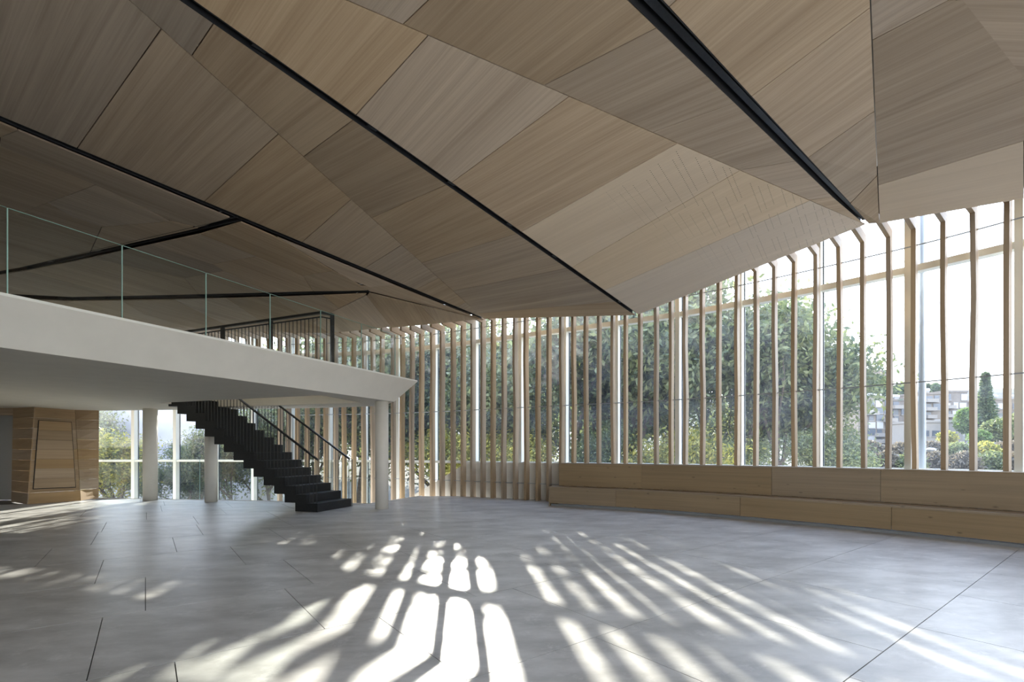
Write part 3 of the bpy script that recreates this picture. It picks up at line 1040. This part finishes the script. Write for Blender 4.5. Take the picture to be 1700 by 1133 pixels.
# black railing round the stair opening on the gallery
ra = P(551.5, 521, z=4.52)
rz = ra.z
RA = Vector((ra.x, ra.y)); 
rbv = P(533, 517.5, z=4.52); RB = Vector((rbv.x, rbv.y))
rcv = P(285, 553, z=4.52); RC = Vector((rcv.x, rcv.y))
gr = empty('black_railing', (RA.x, RA.y, ZT))
tag(gr, 'black steel railing with thin bars round the stair opening on the gallery', 'railing')
def rail_seg(a_, b_, posts):
    d = b_ - a_; ln = d.length; d.normalize(); nn = Vector((-d.y, d.x))
    LT = Matrix.Translation((-RA.x, -RA.y, -ZT))
    for z0, z1, y in ((rz - .05, rz, .03), (rz - .13, rz - .105, .012), (ZT + .08, ZT + .105, .012)):
        mb = MB(); mb.obox(a_, d, nn, (0, ln), (-y, y), z0, z1)
        o = mb.build('rail', M['black'], gr); o.data.transform(LT); fix_normals(o)
    for t in posts:
        mb = MB(); mb.obox(a_, d, nn, (ln * t - .035, ln * t + .035), (-.035, .035), ZT, rz - .01)
        o = mb.build('post', M['black'], gr); o.data.transform(LT); fix_normals(o)
    nb = int(ln / .115)
    for i in range(1, nb):
        q_ = a_ + d * (ln * i / nb)
        tilt = .0
        mb = MB(); mb.tube((q_.x - RA.x, q_.y - RA.y, .09), (q_.x - RA.x + tilt, q_.y - RA.y, rz - ZT - .11), .009, n=6)
        mb.build('bar', M['black'], gr)
rail_seg(RB, RC, [.30, .62, 1.0])
rail_seg(RB, RA, [1.0])

# ------------------------------------------------------------------ wood-clad core at the left
core = empty('wall_core', (-13.2, 14.2, 0))
tag(core, 'oak-boarded core wall with a slanting face at the far left', 'wall', kind='structure')
LC_ = Matrix.Translation((13.2, -14.2, 0))
def boards(bl, br, tr_, tl, n, parent=core, out=.02, mat='core_oak'):
    """horizontal boards filling the quad bottom-left, bottom-right, top-right, top-left"""
    bl, br, tr_, tl = map(Vector, (bl, br, tr_, tl))
    nrm = (br - bl).cross(tl - bl).normalized()
    if nrm.y > 0 or (abs(nrm.y) < .2 and nrm.x < 0): nrm = -nrm
    ln = (br - bl).length
    for i in range(n):
        t0, t1 = i / n + .0012, (i + 1) / n - .0012
        c_ = [bl.lerp(tl, t0), br.lerp(tr_, t0), br.lerp(tr_, t1), bl.lerp(tl, t1)]
        mb = MB()
        vs = [LC_ @ q_ for q_ in c_]
        offv = -nrm * out
        mb.add(vs + [q_ + offv for q_ in vs], [[0, 1, 2, 3], [7, 6, 5, 4], [0, 4, 5, 1], [1, 5, 6, 2], [2, 6, 7, 3], [3, 7, 4, 0]],
               uv=[(0, 0), (ln, 0), (ln, .35), (0, .35)] * 2)
        fix_normals(mb.build('board', M[mat], parent))
Z0, Z1 = 0.0, ZS
bA, bB = P(45, 838, z=0), P(133, 832, z=0)
tA, tB = P(57, 676, z=ZS), P(124, 681, z=ZS)
bD, tD = Vector((-12.97, 15.15, 0)), Vector((-13.0, 15.2, ZS))
boards(bA, bB, tB, tA, 9)
boards(bB, bD, tD, tB, 9)
bE, tE = P(32, 840, z=0) + Vector((-.5, .5, 0)), P(32, 676, z=ZS) + Vector((-.35, .35, 0))
bE = Vector((-14.6, 14.1, 0)); tE = Vector((-14.75, 14.3, ZS))
boards(bE, bA, tA, tE, 9)
boards(Vector((-17.0, 14.35, 0)), Vector((-15.6, 14.2, 0)), Vector((-15.6, 14.2, ZS)), Vector((-17.0, 14.35, ZS)), 9)
mb = MB(); mb.prism([LC_ @ Vector(q_) for q_ in (bE + Vector((0, .04, 0)), bA + Vector((.03, .04, 0)), bB + Vector((-.02, .03, 0)), bD + Vector((-.03, 0, 0)), Vector((-15, 15.2, 0)))], (-.1, .1, ZS))
# door leaf with slanting sides in the lit face
def on_face(u, v):
    pl = Plane(bA, bB, tA)
    return pl.px(u, v)
nrm = (bB - bA).cross(tA - bA).normalized()
if nrm.y > 0: nrm = -nrm
dq = [on_face(54, 813), on_face(126, 810), on_face(119, 701), on_face(63.5, 698)]
mb = MB(); mb.prism([LC_ @ (q_ + nrm * .004) for q_ in dq], -nrm * .006)
dr = fix_normals(mb.build('door_reveal', M['slot'], core))
di = inset(dq, .018)
cc = sum(di, Vector()) / 4
if (di[0] - cc).length > (dq[0] - cc).length: di = inset(dq, -.018)
nb = 7
for i in range(nb):
    t0, t1 = i / nb + .001, (i + 1) / nb - .001
    c_ = [di[0].lerp(di[3], t0), di[1].lerp(di[2], t0), di[1].lerp(di[2], t1), di[0].lerp(di[3], t1)]
    m2 = MB(); ln = (c_[1] - c_[0]).length
    vs = [LC_ @ (q_ + nrm * .03) for q_ in c_]
    m2.add(vs + [q_ - nrm * .028 for q_ in vs], [[0, 1, 2, 3], [7, 6, 5, 4], [0, 4, 5, 1], [1, 5, 6, 2], [2, 6, 7, 3], [3, 7, 4, 0]], uv=[(0, 0), (ln, 0), (ln, .33), (0, .33)] * 2)
    fix_normals(m2.build('door_board', M['core_oak'], dr))
# recessed grey door at the very left edge
mb = MB(); mb.box(-15.62, -14.62, 14.62, 14.68, 0, 2.55)
dg = tag(mb.build('door_1', M['door_grey']), 'flat grey door in the recess at the far left edge', 'door', kind='structure')
mb = MB(); mb.box(-14.66, -14.58, 14.3, 14.66, 0, ZS); mb.box(-15.66, -15.58, 14.3, 14.66, 0, ZS); mb.box(-15.62, -14.6, 14.3, 14.66, 2.55, ZS)
mb.build('door_frame', M['core_oak'], dg)
mb = MB(); mb.tube((-14.75, 14.60, 1.05), (-14.75, 14.54, 1.05), .012); mb.tube((-14.75, 14.545, 1.05), (-14.87, 14.545, 1.05), .012)
mb.build('door_handle', M['steel'], dg)

# ================================================================== outside
M['bark'] = plain('bark', (.10, .075, .055), .9, 0, .4, 12)
M['ground'] = plain('dry ground', (.075, .068, .048), .95, 0, .4, .35)
def leaf_mat(name, c1, c2):
    m, n, b = new_mat(name)
    N, L = n.nodes, n.links
    g_ = N.new('ShaderNodeNewGeometry')
    r = N.new('ShaderNodeValToRGB')
    r.color_ramp.elements[0].color = (*c1, 1); r.color_ramp.elements[1].color = (*c2, 1)
    L.new(g_.outputs['Random Per Island'], r.inputs[0])
    L.new(r.outputs[0], b.inputs['Base Color'])
    b.inputs['Roughness'].default_value = .55
    tl = N.new('ShaderNodeBsdfTranslucent')
    hs = N.new('ShaderNodeHueSaturation'); hs.inputs['Value'].default_value = 1.7; hs.inputs['Saturation'].default_value = 1.1
    L.new(r.outputs[0], hs.inputs['Color']); L.new(hs.outputs[0], tl.inputs[0])
    mx = N.new('ShaderNodeMixShader'); mx.inputs[0].default_value = .38
    out = [x for x in N if x.type == 'OUTPUT_MATERIAL'][0]
    L.new(b.outputs[0], mx.inputs[1]); L.new(tl.outputs[0], mx.inputs[2]); L.new(mx.outputs[0], out.inputs['Surface'])
    return m
M['leaf_olive'] = leaf_mat('olive leaves', (.05, .07, .03), (.19, .20, .08))
M['leaf_dark'] = leaf_mat('dark leaves', (.028, .048, .024), (.12, .145, .06))
M['leaf_yellow'] = leaf_mat('yellowing leaves', (.09, .11, .025), (.36, .31, .07))
M['leaf_dry'] = leaf_mat('dry shrub', (.07, .058, .038), (.15, .125, .085))
M['leaf_bright'] = leaf_mat('bright shrub', (.06, .10, .025), (.13, .18, .05))

def leaves_mesh(name, centres, size, mat, seed, droop=.3):
    r = np.random.default_rng(seed)
    n = len(centres)
    d = r.normal(size=(n, 3)); d[:, 2] -= droop
    d /= np.linalg.norm(d, axis=1)[:, None]
    e_ = r.normal(size=(n, 3)); w_ = np.cross(d, e_); w_ /= np.linalg.norm(w_, axis=1)[:, None]
    ln = size * r.uniform(.7, 1.4, n)[:, None]
    wd = ln * .22
    c_ = np.asarray(centres)
    V = np.stack([c_, c_ + d * ln * .5 + w_ * wd, c_ + d * ln, c_ + d * ln * .5 - w_ * wd], 1).reshape(-1, 3)
    me = bpy.data.meshes.new(name)
    me.vertices.add(4 * n); me.vertices.foreach_set('co', V.ravel())
    me.loops.add(4 * n); me.loops.foreach_set('vertex_index', np.arange(4 * n, dtype=np.int32))
    me.polygons.add(n); me.polygons.foreach_set('loop_start', np.arange(0, 4 * n, 4, dtype=np.int32))
    me.update(calc_edges=True)
    me.materials.append(mat)
    return me

def tree_meshes(seed, H, R, trunk, nleaf, leaf, mat, lean=.0, start=.25):
    r = random.Random(seed)
    tips, tb = [], MB()
    def grow(p, d, ln, rad, lvl):
        q = p + d * ln
        tb.tube(p, q, rad, rad * .68, n=7 if lvl < 2 else 5)
        if lvl >= 1: tips.append((p.lerp(q, .6), .5)); 
        if lvl >= 2: tips.append((q, .8))
        if lvl >= 4: return
        k = r.choice((2, 3, 3)) if lvl else 5
        for i in range(k):
            nd = Vector((r.gauss(0, .55), r.gauss(0, .55), r.uniform(.05, .6)))
            nd = (d * .75 + nd).normalized()
            grow(q if lvl or i < 2 else p.lerp(q, r.uniform(.45, 1)), nd, ln * r.uniform(.62, .85), rad * .62, lvl + 1)
    grow(Vector((0, 0, 0)), Vector((lean, 0, 1)).normalized(), H * trunk, H * .018, 0)
    pts = np.array([t[0] for t in tips])
    # scale skeleton to the wanted height and spread
    zmax = pts[:, 2].max(); rmax = np.percentile(np.hypot(pts[:, 0], pts[:, 1]), 92)
    sz, sr = H * .93 / zmax, R / rmax
    Sm = np.array([sr, sr, sz])
    tb.v = [Vector((q.x * sr, q.y * sr, q.z * sz)) for q in tb.v]
    pts = pts * Sm
    keep = pts[:, 2] > H * start
    pts = pts[keep]
    g_ = np.random.default_rng(seed)
    idx = g_.integers(0, len(pts), nleaf)
    rad = R * .16
    cen = pts[idx] + g_.normal(size=(nleaf, 3)) * np.array([rad, rad, rad * .85])
    lm = leaves_mesh('foliage', cen, leaf, mat, seed)
    to = bpy.data.meshes.new('trunk')
    to.from_pydata([tuple(q) for q in tb.v], [], tb.f); to.materials.append(M['bark'])
    return to, lm

VAR = [
    tree_meshes(1, 9.0, 2.9, .30, 21000, .21, M['leaf_olive']),
    tree_meshes(2, 9.0, 3.0, .28, 22000, .20, M['leaf_dark']),
    tree_meshes(3, 9.0, 3.0, .30, 18000, .21, M['leaf_olive'], .2),
    tree_meshes(4, 7.0, 2.8, .22, 17000, .20, M['leaf_yellow'], 0, .1),
]
def tree(u, Y, zb, h, var, label, rot=0, wide=1.0, group='trees outside the glazing'):
    X = (u - CU) / F * Y
    root = empty('tree', (X, Y, zb))
    tag(root, label, 'tree', group)
    tm, lm = VAR[var]
    base = (9.0, 9.0, 9.0, 7.0)[var]
    k = h / base
    for nm, dat in (('trunk', tm), ('foliage', lm)):
        o = mesh(nm, None, None, None, root, data=dat)
        o.scale = (k * wide, k * wide, k)
        o.rotation_euler = (0, 0, rot)
        if nm == 'foliage': o['kind'] = 'stuff'
GZ = -2.6
tree(735, 24.5, GZ, 10.3, 1, 'dark leafy tree just right of the gallery tip', .3)
tree(800, 23.0, GZ, 10.2, 2, 'loose olive-green tree left of the bench end', 1.3)
tree(872, 26.5, GZ, 11.8, 0, 'olive-green tree behind the fins at the bench\'s left end', 2.0)
tree(955, 25.0, GZ, 13.2, 1, 'dense dark tree above the left part of the bench', 3.1)
tree(1050, 23.0, GZ, 12.6, 0, 'tall olive-green tree above the middle-left of the bench', 4.0)
tree(1135, 22.0, GZ + .4, 10.9, 2, 'leaning olive-green tree above the middle of the bench', .9)
tree(1225, 21.0, GZ + .4, 10.6, 0, 'olive tree with open branches above the middle of the bench', 5.2)
tree(1310, 20.5, GZ + .6, 9.6, 2, 'tall olive tree with sky showing through its crown', 2.4)
tree(1376, 21.0, GZ + .8, 7.6, 0, 'rightmost olive tree, next to the distant buildings', 1.7, .72)
tree(770, 21.0, GZ, 5.2, 3, 'yellowing bush low behind the sloping cream wall', .5)
tree(850, 22.0, GZ, 5.0, 3, 'yellow-green bush behind the fins left of the bench', 2.2)
tree(1000, 21.0, GZ, 5.4, 1, 'low dark bush behind the left part of the bench', 1.2)
tree(1110, 19.5, GZ, 5.0, 3, 'yellowing bush behind the middle of the bench', 3.0)
tree(1200, 19.0, GZ, 5.0, 0, 'low olive bush behind the middle of the bench', .2)
tree(1345, 18.5, GZ + .6, 4.6, 0, 'low olive bush in front of the rightmost tree', 4.4)
tree(665, 26.0, GZ, 11.2, 0, 'olive tree behind the white front column', 2.9)
tree(590, 25.0, GZ, 11.3, 2, 'olive tree behind the lower end of the stair', 1.1)
tree(520, 26.0, GZ, 8.2, 0, 'olive tree behind the middle of the stair', .6)
tree(455, 24.5, GZ, 6.6, 2, 'olive tree behind the upper stair', 3.6)
tree(385, 23.0, GZ, 5.2, 0, 'low olive bush behind the column at the stair', 2.2)
tree(310, 22.5, GZ, 4.6, 1, 'low dark bush between the two left columns', 4.9)
tree(195, 21.5, GZ, 5.0, 3, 'yellow-green bush outside the leftmost window', 1.9)
tree(120, 24.0, GZ, 7.6, 2, 'olive tree beyond the wood panelling', 1.9)

for u, Y, h, var, rot, lb in ((475, 46, 9.5, 1, .4, 'far dark tree showing past the foot of the stair'), (560, 44, 10.5, 2, 1.9, 'far olive tree in the gap behind the stair handrails'),
                              (640, 47, 11.0, 1, 2.7, 'far dark tree behind the white front column'), (725, 45, 11.5, 0, 3.3, 'far olive tree low behind the gallery tip'),
                              (815, 48, 12.0, 1, 5.1, 'far dark tree in the gap left of the bench end'), (905, 46, 12.0, 2, .8, 'far olive tree behind the bench\'s left end'),
                              (1000, 47, 12.0, 1, 4.2, 'far dark tree behind the left part of the bench'), (1120, 45, 11.0, 0, 1.5, 'far olive tree behind the middle of the bench'),
                              (1250, 46, 10.0, 1, 3.9, 'far dark tree behind the open-branched olive tree')):
    tree(u, Y, -1.6, h, var, lb, rot, 1.25)

# pale garden wall outside the left windows
mb = MB(); mb.box(-23.5, -13.2, 26.4, 26.7, GZ, 5.2)
gw = tag(mb.build('garden_wall', plain('pale render', (.36, .355, .37), .9, 0, .05, 2)), 'pale rendered garden wall outside the left windows', 'wall', kind='structure')

# terrain
def tz(x, y):
    d = math.hypot(max(0, x * .6), y)
    a_ = max(0, min(1, (d - 22) / 34)); a_ = a_ * a_ * (3 - 2 * a_)
    b_ = max(0, min(1, (d - 112) / 110)); b_ = b_ * b_ * (3 - 2 * b_)
    return GZ - .35 + a_ * 3.2 + max(0, min(1, (d - 58) / 12)) * 1.1 + b_ * 24 + .35 * math.sin(x * .35) * math.sin(y * .27) * a_
gx = [-120 + 4 * i for i in range(0, 90)]
gy = [17.5 + 3 * i for i in range(0, 40)] + [140 + 8 * i for i in range(0, 20)]
vs = [(x, y, tz(x, y)) for y in gy for x in gx]
nx = len(gx)
fs = [[j * nx + i, j * nx + i + 1, (j + 1) * nx + i + 1, (j + 1) * nx + i] for j in range(len(gy) - 1) for i in range(nx - 1)]
# near apron under the windows, left bare where the building stands
tag(mesh('ground', vs, fs, M['ground'], None, smooth=True), 'dry hillside ground outside the hall', 'ground', kind='structure')
mb = MB(); mb.box(14.2, 120, -60, 17.6, -3.1, -2.95); mb.box(-120, 14.2, 17.4, 17.7, -3.2, -2.95)
mb.build('ground_apron', M['ground'], bpy.data.objects['ground'])
mb = MB(); mb.box(-17.4, -2.2, 13.3, 18.6, -3.4, -3.2)
tag(mb.build('floor_well', M['cream']), 'pale lower floor of the stair well', 'floor', kind='structure')

# unseen paving added along the right-hand glazing to bounce light onto the ceiling
tcs = [off(s_at(1000, .8) * (1 - i / 24) + S_BACK * (i / 24), .8) for i in range(25)]
tco = [off(s_at(1000, .8) * (1 - i / 24) + S_BACK * (i / 24), 5.0) for i in range(25)]
mb = MB()
for i in range(24):
    mb.prism([Vector((q.x, q.y, -.35)) for q in (tcs[i], tcs[i + 1], tco[i + 1], tco[i])], (0, 0, -.15))
tag(fix_normals(mb.build('bounce_terrace', plain('pale bounce paving', (.62, .60, .56), .8, 0, .06, 2))), 'unseen paving added outside the glazing to bounce light up', 'bounce_terrace', kind='structure')

# apartment blocks on the hillside
stone = plain('pale stone cladding', (.15, .125, .10), .9, 0, .12, .6)
stone2 = plain('grey stone cladding', (.13, .11, .092), .9, 0, .12, .6)
win_d = plain('dark window', (.06, .07, .085), .3)
win_w = plain('white blind', (.30, .30, .30), .6)
bal = plain('balcony parapet', (.21, .19, .165), .9)
def block(u0, u1, vt, Y, depth, floors, cols, label, mat, seed, vb=752, tanks=0, balcony=True):
    x0, x1 = (u0 - CU) / F * Y, (u1 - CU) / F * Y
    zt = CZ + (HV - vt) / F * Y
    zb = min(CZ + (HV - vb) / F * Y, tz((x0 + x1) / 2, Y) - .5)
    root = empty('apartment_building', ((x0 + x1) / 2, Y, zb))
    tag(root, label, 'building')
    wx, h = (x1 - x0) / 2, zt - zb
    r = random.Random(seed)
    mb = MB(); mb.box(-wx, wx, 0, depth, 0, h); mb.box(-wx - .15, wx + .15, -.15, depth, h, h + .5)
    mb.build('wall', mat, root)
    top_h = zt - (CZ + (HV - 735) / F * Y)
    fh = top_h / floors
    for f in range(floors):
        for c_ in range(cols):
            if r.random() < .12: continue
            cx = -wx + (c_ + .5) * 2 * wx / cols + r.uniform(-.2, .2)
            cz = h - (f + .55) * fh
            ww, hh = r.uniform(.55, .95), r.uniform(.6, .85)
            mb = MB(); mb.box(cx - ww, cx + ww, -.10, .06, cz - hh, cz + hh)
            wn = mb.build('window', win_w if r.random() < .3 else win_d, root)
            mb = MB(); mb.box(cx - ww - .12, cx + ww + .12, -.18, .0, cz - hh - .2, cz - hh)
            mb.build('window_sill', bal, wn)
            if balcony and r.random() < .28:
                mb = MB(); mb.box(cx - ww - .6, cx + ww + .6, -1.3, -.0, cz - hh - .35, cz - hh + .55)
                mb.build('balcony', bal, root)
    for i in range(tanks):
        cx = -wx + (i + .7) * 2 * wx / (tanks + .6)
        mb = MB(); mb.tube((cx - .7, 2, h + 1.3), (cx + .7, 2, h + 1.3), .55, n=10)
        mb.box(cx - .6, cx + .6, 1.7, 2.3, h + .4, h + .9)
        mb.build('water_tank', win_w, root)
block(1425, 1481, 664, 118, 12, 6, 4, 'pale stone apartment block just right of the last tree', stone, 1, tanks=3)
block(1438, 1472, 617, 165, 10, 5, 3, 'pale apartment tower standing highest on the hill', stone, 2, vb=690, balcony=False)
block(1481, 1506, 666, 122, 10, 6, 2, 'narrow grey stone block with balconies beside the leftmost block', stone2, 3, tanks=2)
block(1520, 1563, 655, 126, 12, 6, 3, 'broad stone apartment block right of the steel post', stone, 4, tanks=2)
block(1566, 1606, 652, 134, 14, 6, 3, 'stepped stone apartment block behind the low pavilion', stone2, 5)
block(1640, 1720, 665, 140, 14, 4, 6, 'long low apartment block right of the cypress', stone, 6, tanks=2)
block(1528, 1599, 702, 104, 8, 1, 4, 'low flat-roofed pavilion below the apartment blocks', bal, 7, balcony=False)
block(1740, 1830, 655, 150, 14, 5, 6, 'stone apartment block beyond the right edge of the view', stone2, 8)

# cypress, round bright tree, hilltop trees, dry scrub
def blob(name, label, cat, u, v_top, v_bot, Y, wpx, mat, n, leaf, shape='round', group=None, seed=0):
    X = (u - CU) / F * Y
    zt, zb = CZ + (HV - v_top) / F * Y, CZ + (HV - v_bot) / F * Y
    zb0 = min(zb, tz(X, Y))
    R = wpx / F * Y / 2
    r = np.random.default_rng(seed + 100)
    t = r.random(n) ** .8
    if shape == 'cypress':
        prof = R * np.clip(np.minimum(t * 6, (1 - t) * 1.25 + .02), 0, 1)
    else:
        prof = R * np.sqrt(np.clip(1 - (2 * t - 1) ** 2, 0, 1))
    a_ = r.random(n) * 2 * np.pi
    rr = prof * np.sqrt(r.random(n)) * (1 + .15 * np.sin(a_ * 5 + t * 9))
    cen = np.stack([rr * np.cos(a_), rr * np.sin(a_), (zb - zb0) + t * (zt - zb)], 1)
    root = empty(name, (X, Y, zb0))
    tag(root, label, cat, group)
    o = mesh('foliage', None, None, None, root, data=leaves_mesh('foliage', cen, leaf, mat, seed + 7, 0)); o['kind'] = 'stuff'
    mb = MB(); mb.tube((0, 0, -.3), (0, 0, (zb - zb0) + (zt - zb) * .5), max(.06, R * .07), R * .03, n=7)
    mb.build('trunk', M['bark'], root)
blob('cypress', 'tall dark cypress between the stone blocks', 'tree', 1636, 622, 722, 112, 26, M['leaf_dark'], 9000, .8, 'cypress', seed=1)
blob('cypress', 'slim dark cypress tip above the broad stone block', 'tree', 1541, 640, 700, 150, 9, M['leaf_dark'], 2500, .8, 'cypress', seed=2)
blob('round_tree', 'round bright green tree beside the pavilion', 'tree', 1603, 681, 718, 100, 26, M['leaf_bright'], 6000, .6, seed=3)
blob('hilltop_tree', 'broad dark tree on the ridge left of the steel post', 'tree', 1490, 642, 690, 160, 40, M['leaf_dark'], 7000, .9, seed=4)
blob('hilltop_tree', 'broad dark tree on the ridge above the stone blocks', 'tree', 1553, 640, 680, 160, 30, M['leaf_dark'], 6000, .9, seed=5)
blob('hilltop_tree', 'dark tree on the slope below the highest tower', 'tree', 1455, 630, 680, 140, 40, M['leaf_dark'], 7000, .9, seed=6)
blob('hilltop_tree', 'grey-green tree at the right edge below the long block', 'tree', 1690, 690, 730, 95, 60, M['leaf_olive'], 7000, .6, seed=8)
blob('hilltop_tree', 'grey-green tree right of the cypress on the slope', 'tree', 1655, 700, 732, 90, 40, M['leaf_olive'], 6000, .6, seed=9)
sc = [(1446, 735, 62, 44, 'leaf_dry', 'dry shrub on the bank nearest the last olive tree'), (1494, 738, 60, 46, 'leaf_dry', 'pale dry shrub on the bank left of the steel post'),
      (1545, 736, 58, 48, 'leaf_dry', 'broad dry shrub on the bank right of the steel post'), (1590, 738, 56, 44, 'leaf_olive', 'grey-green shrub on the bank below the pavilion'),
      (1636, 737, 54, 40, 'leaf_yellow', 'yellow-green shrub on the bank below the cypress'), (1672, 735, 56, 50, 'leaf_dry', 'dry shrub on the bank below the long block'),
      (1715, 733, 54, 50, 'leaf_dry', 'dry shrub on the bank at the right edge'), (1572, 718, 74, 24, 'leaf_yellow', 'small yellow-green tree in front of the pavilion'),
      (1625, 716, 74, 28, 'leaf_bright', 'bright green shrub below the cypress foot')]
for i, (u, vt, Y, wp, mt, lb) in enumerate(sc):
    blob('shrub', lb, 'shrub', u, vt, 775 if Y < 70 else 738, Y, wp, M[mt], 3500, .38, 'round', 'scrub on the bank', seed=30 + i)
near = [(1437, 753, 40, 30, 'leaf_olive', 'grey-green scrub at the foot of the bank beside the last tree'), (1472, 752, 42, 36, 'leaf_dry', 'dry scrub at the foot of the bank left of the post'),
        (1512, 754, 41, 40, 'leaf_olive', 'grey-green scrub at the foot of the bank behind the post'), (1556, 753, 42, 40, 'leaf_dry', 'dry scrub at the foot of the bank right of the post'),
        (1600, 754, 40, 44, 'leaf_dry', 'dry scrub at the foot of the bank below the pavilion'), (1648, 753, 41, 44, 'leaf_olive', 'grey-green scrub at the foot of the bank below the cypress'),
        (1696, 752, 40, 48, 'leaf_dry', 'dry scrub at the foot of the bank at the right edge')]
for i, (u, vt, Y, wp, mt, lb) in enumerate(near):
    blob('shrub', lb, 'shrub', u, vt, 792, Y, wp, M[mt], 3000, .3, 'round', 'scrub on the bank', seed=60 + i)
rr_ = random.Random(9)
stone_w = plain('white rock', (.28, .28, .275), .9, 0, .15, 3)
for i, (u, v, lb) in enumerate([(1600, 762, 'white slab of rubble on the bank below the shrubs'), (1655, 752, 'pale boulder on the bank near the yellow shrub'), (1588, 768, 'small pale rock low on the bank'), (1440, 768, 'small pale rock below the last olive tree'), (1545, 742, 'pale rock high on the bank')]):
    Y = 50.0 - (v - 742) * .25
    p = P(u, v, Y=Y)
    bm = bmesh.new(); bmesh.ops.create_icosphere(bm, subdivisions=2, radius=1)
    for vv in bm.verts: vv.co *= 1 + rr_.uniform(-.22, .22)
    me = bpy.data.meshes.new('rock'); bm.to_mesh(me); bm.free(); me.materials.append(stone_w)
    o = bpy.data.objects.new('rock', me); C.objects.link(o)
    o.location = (p.x, p.y, max(tz(p.x, p.y), p.z - .3)); o.scale = (.5, .4, .22)
    tag(o, lb, 'rock', 'rubble on the bank')
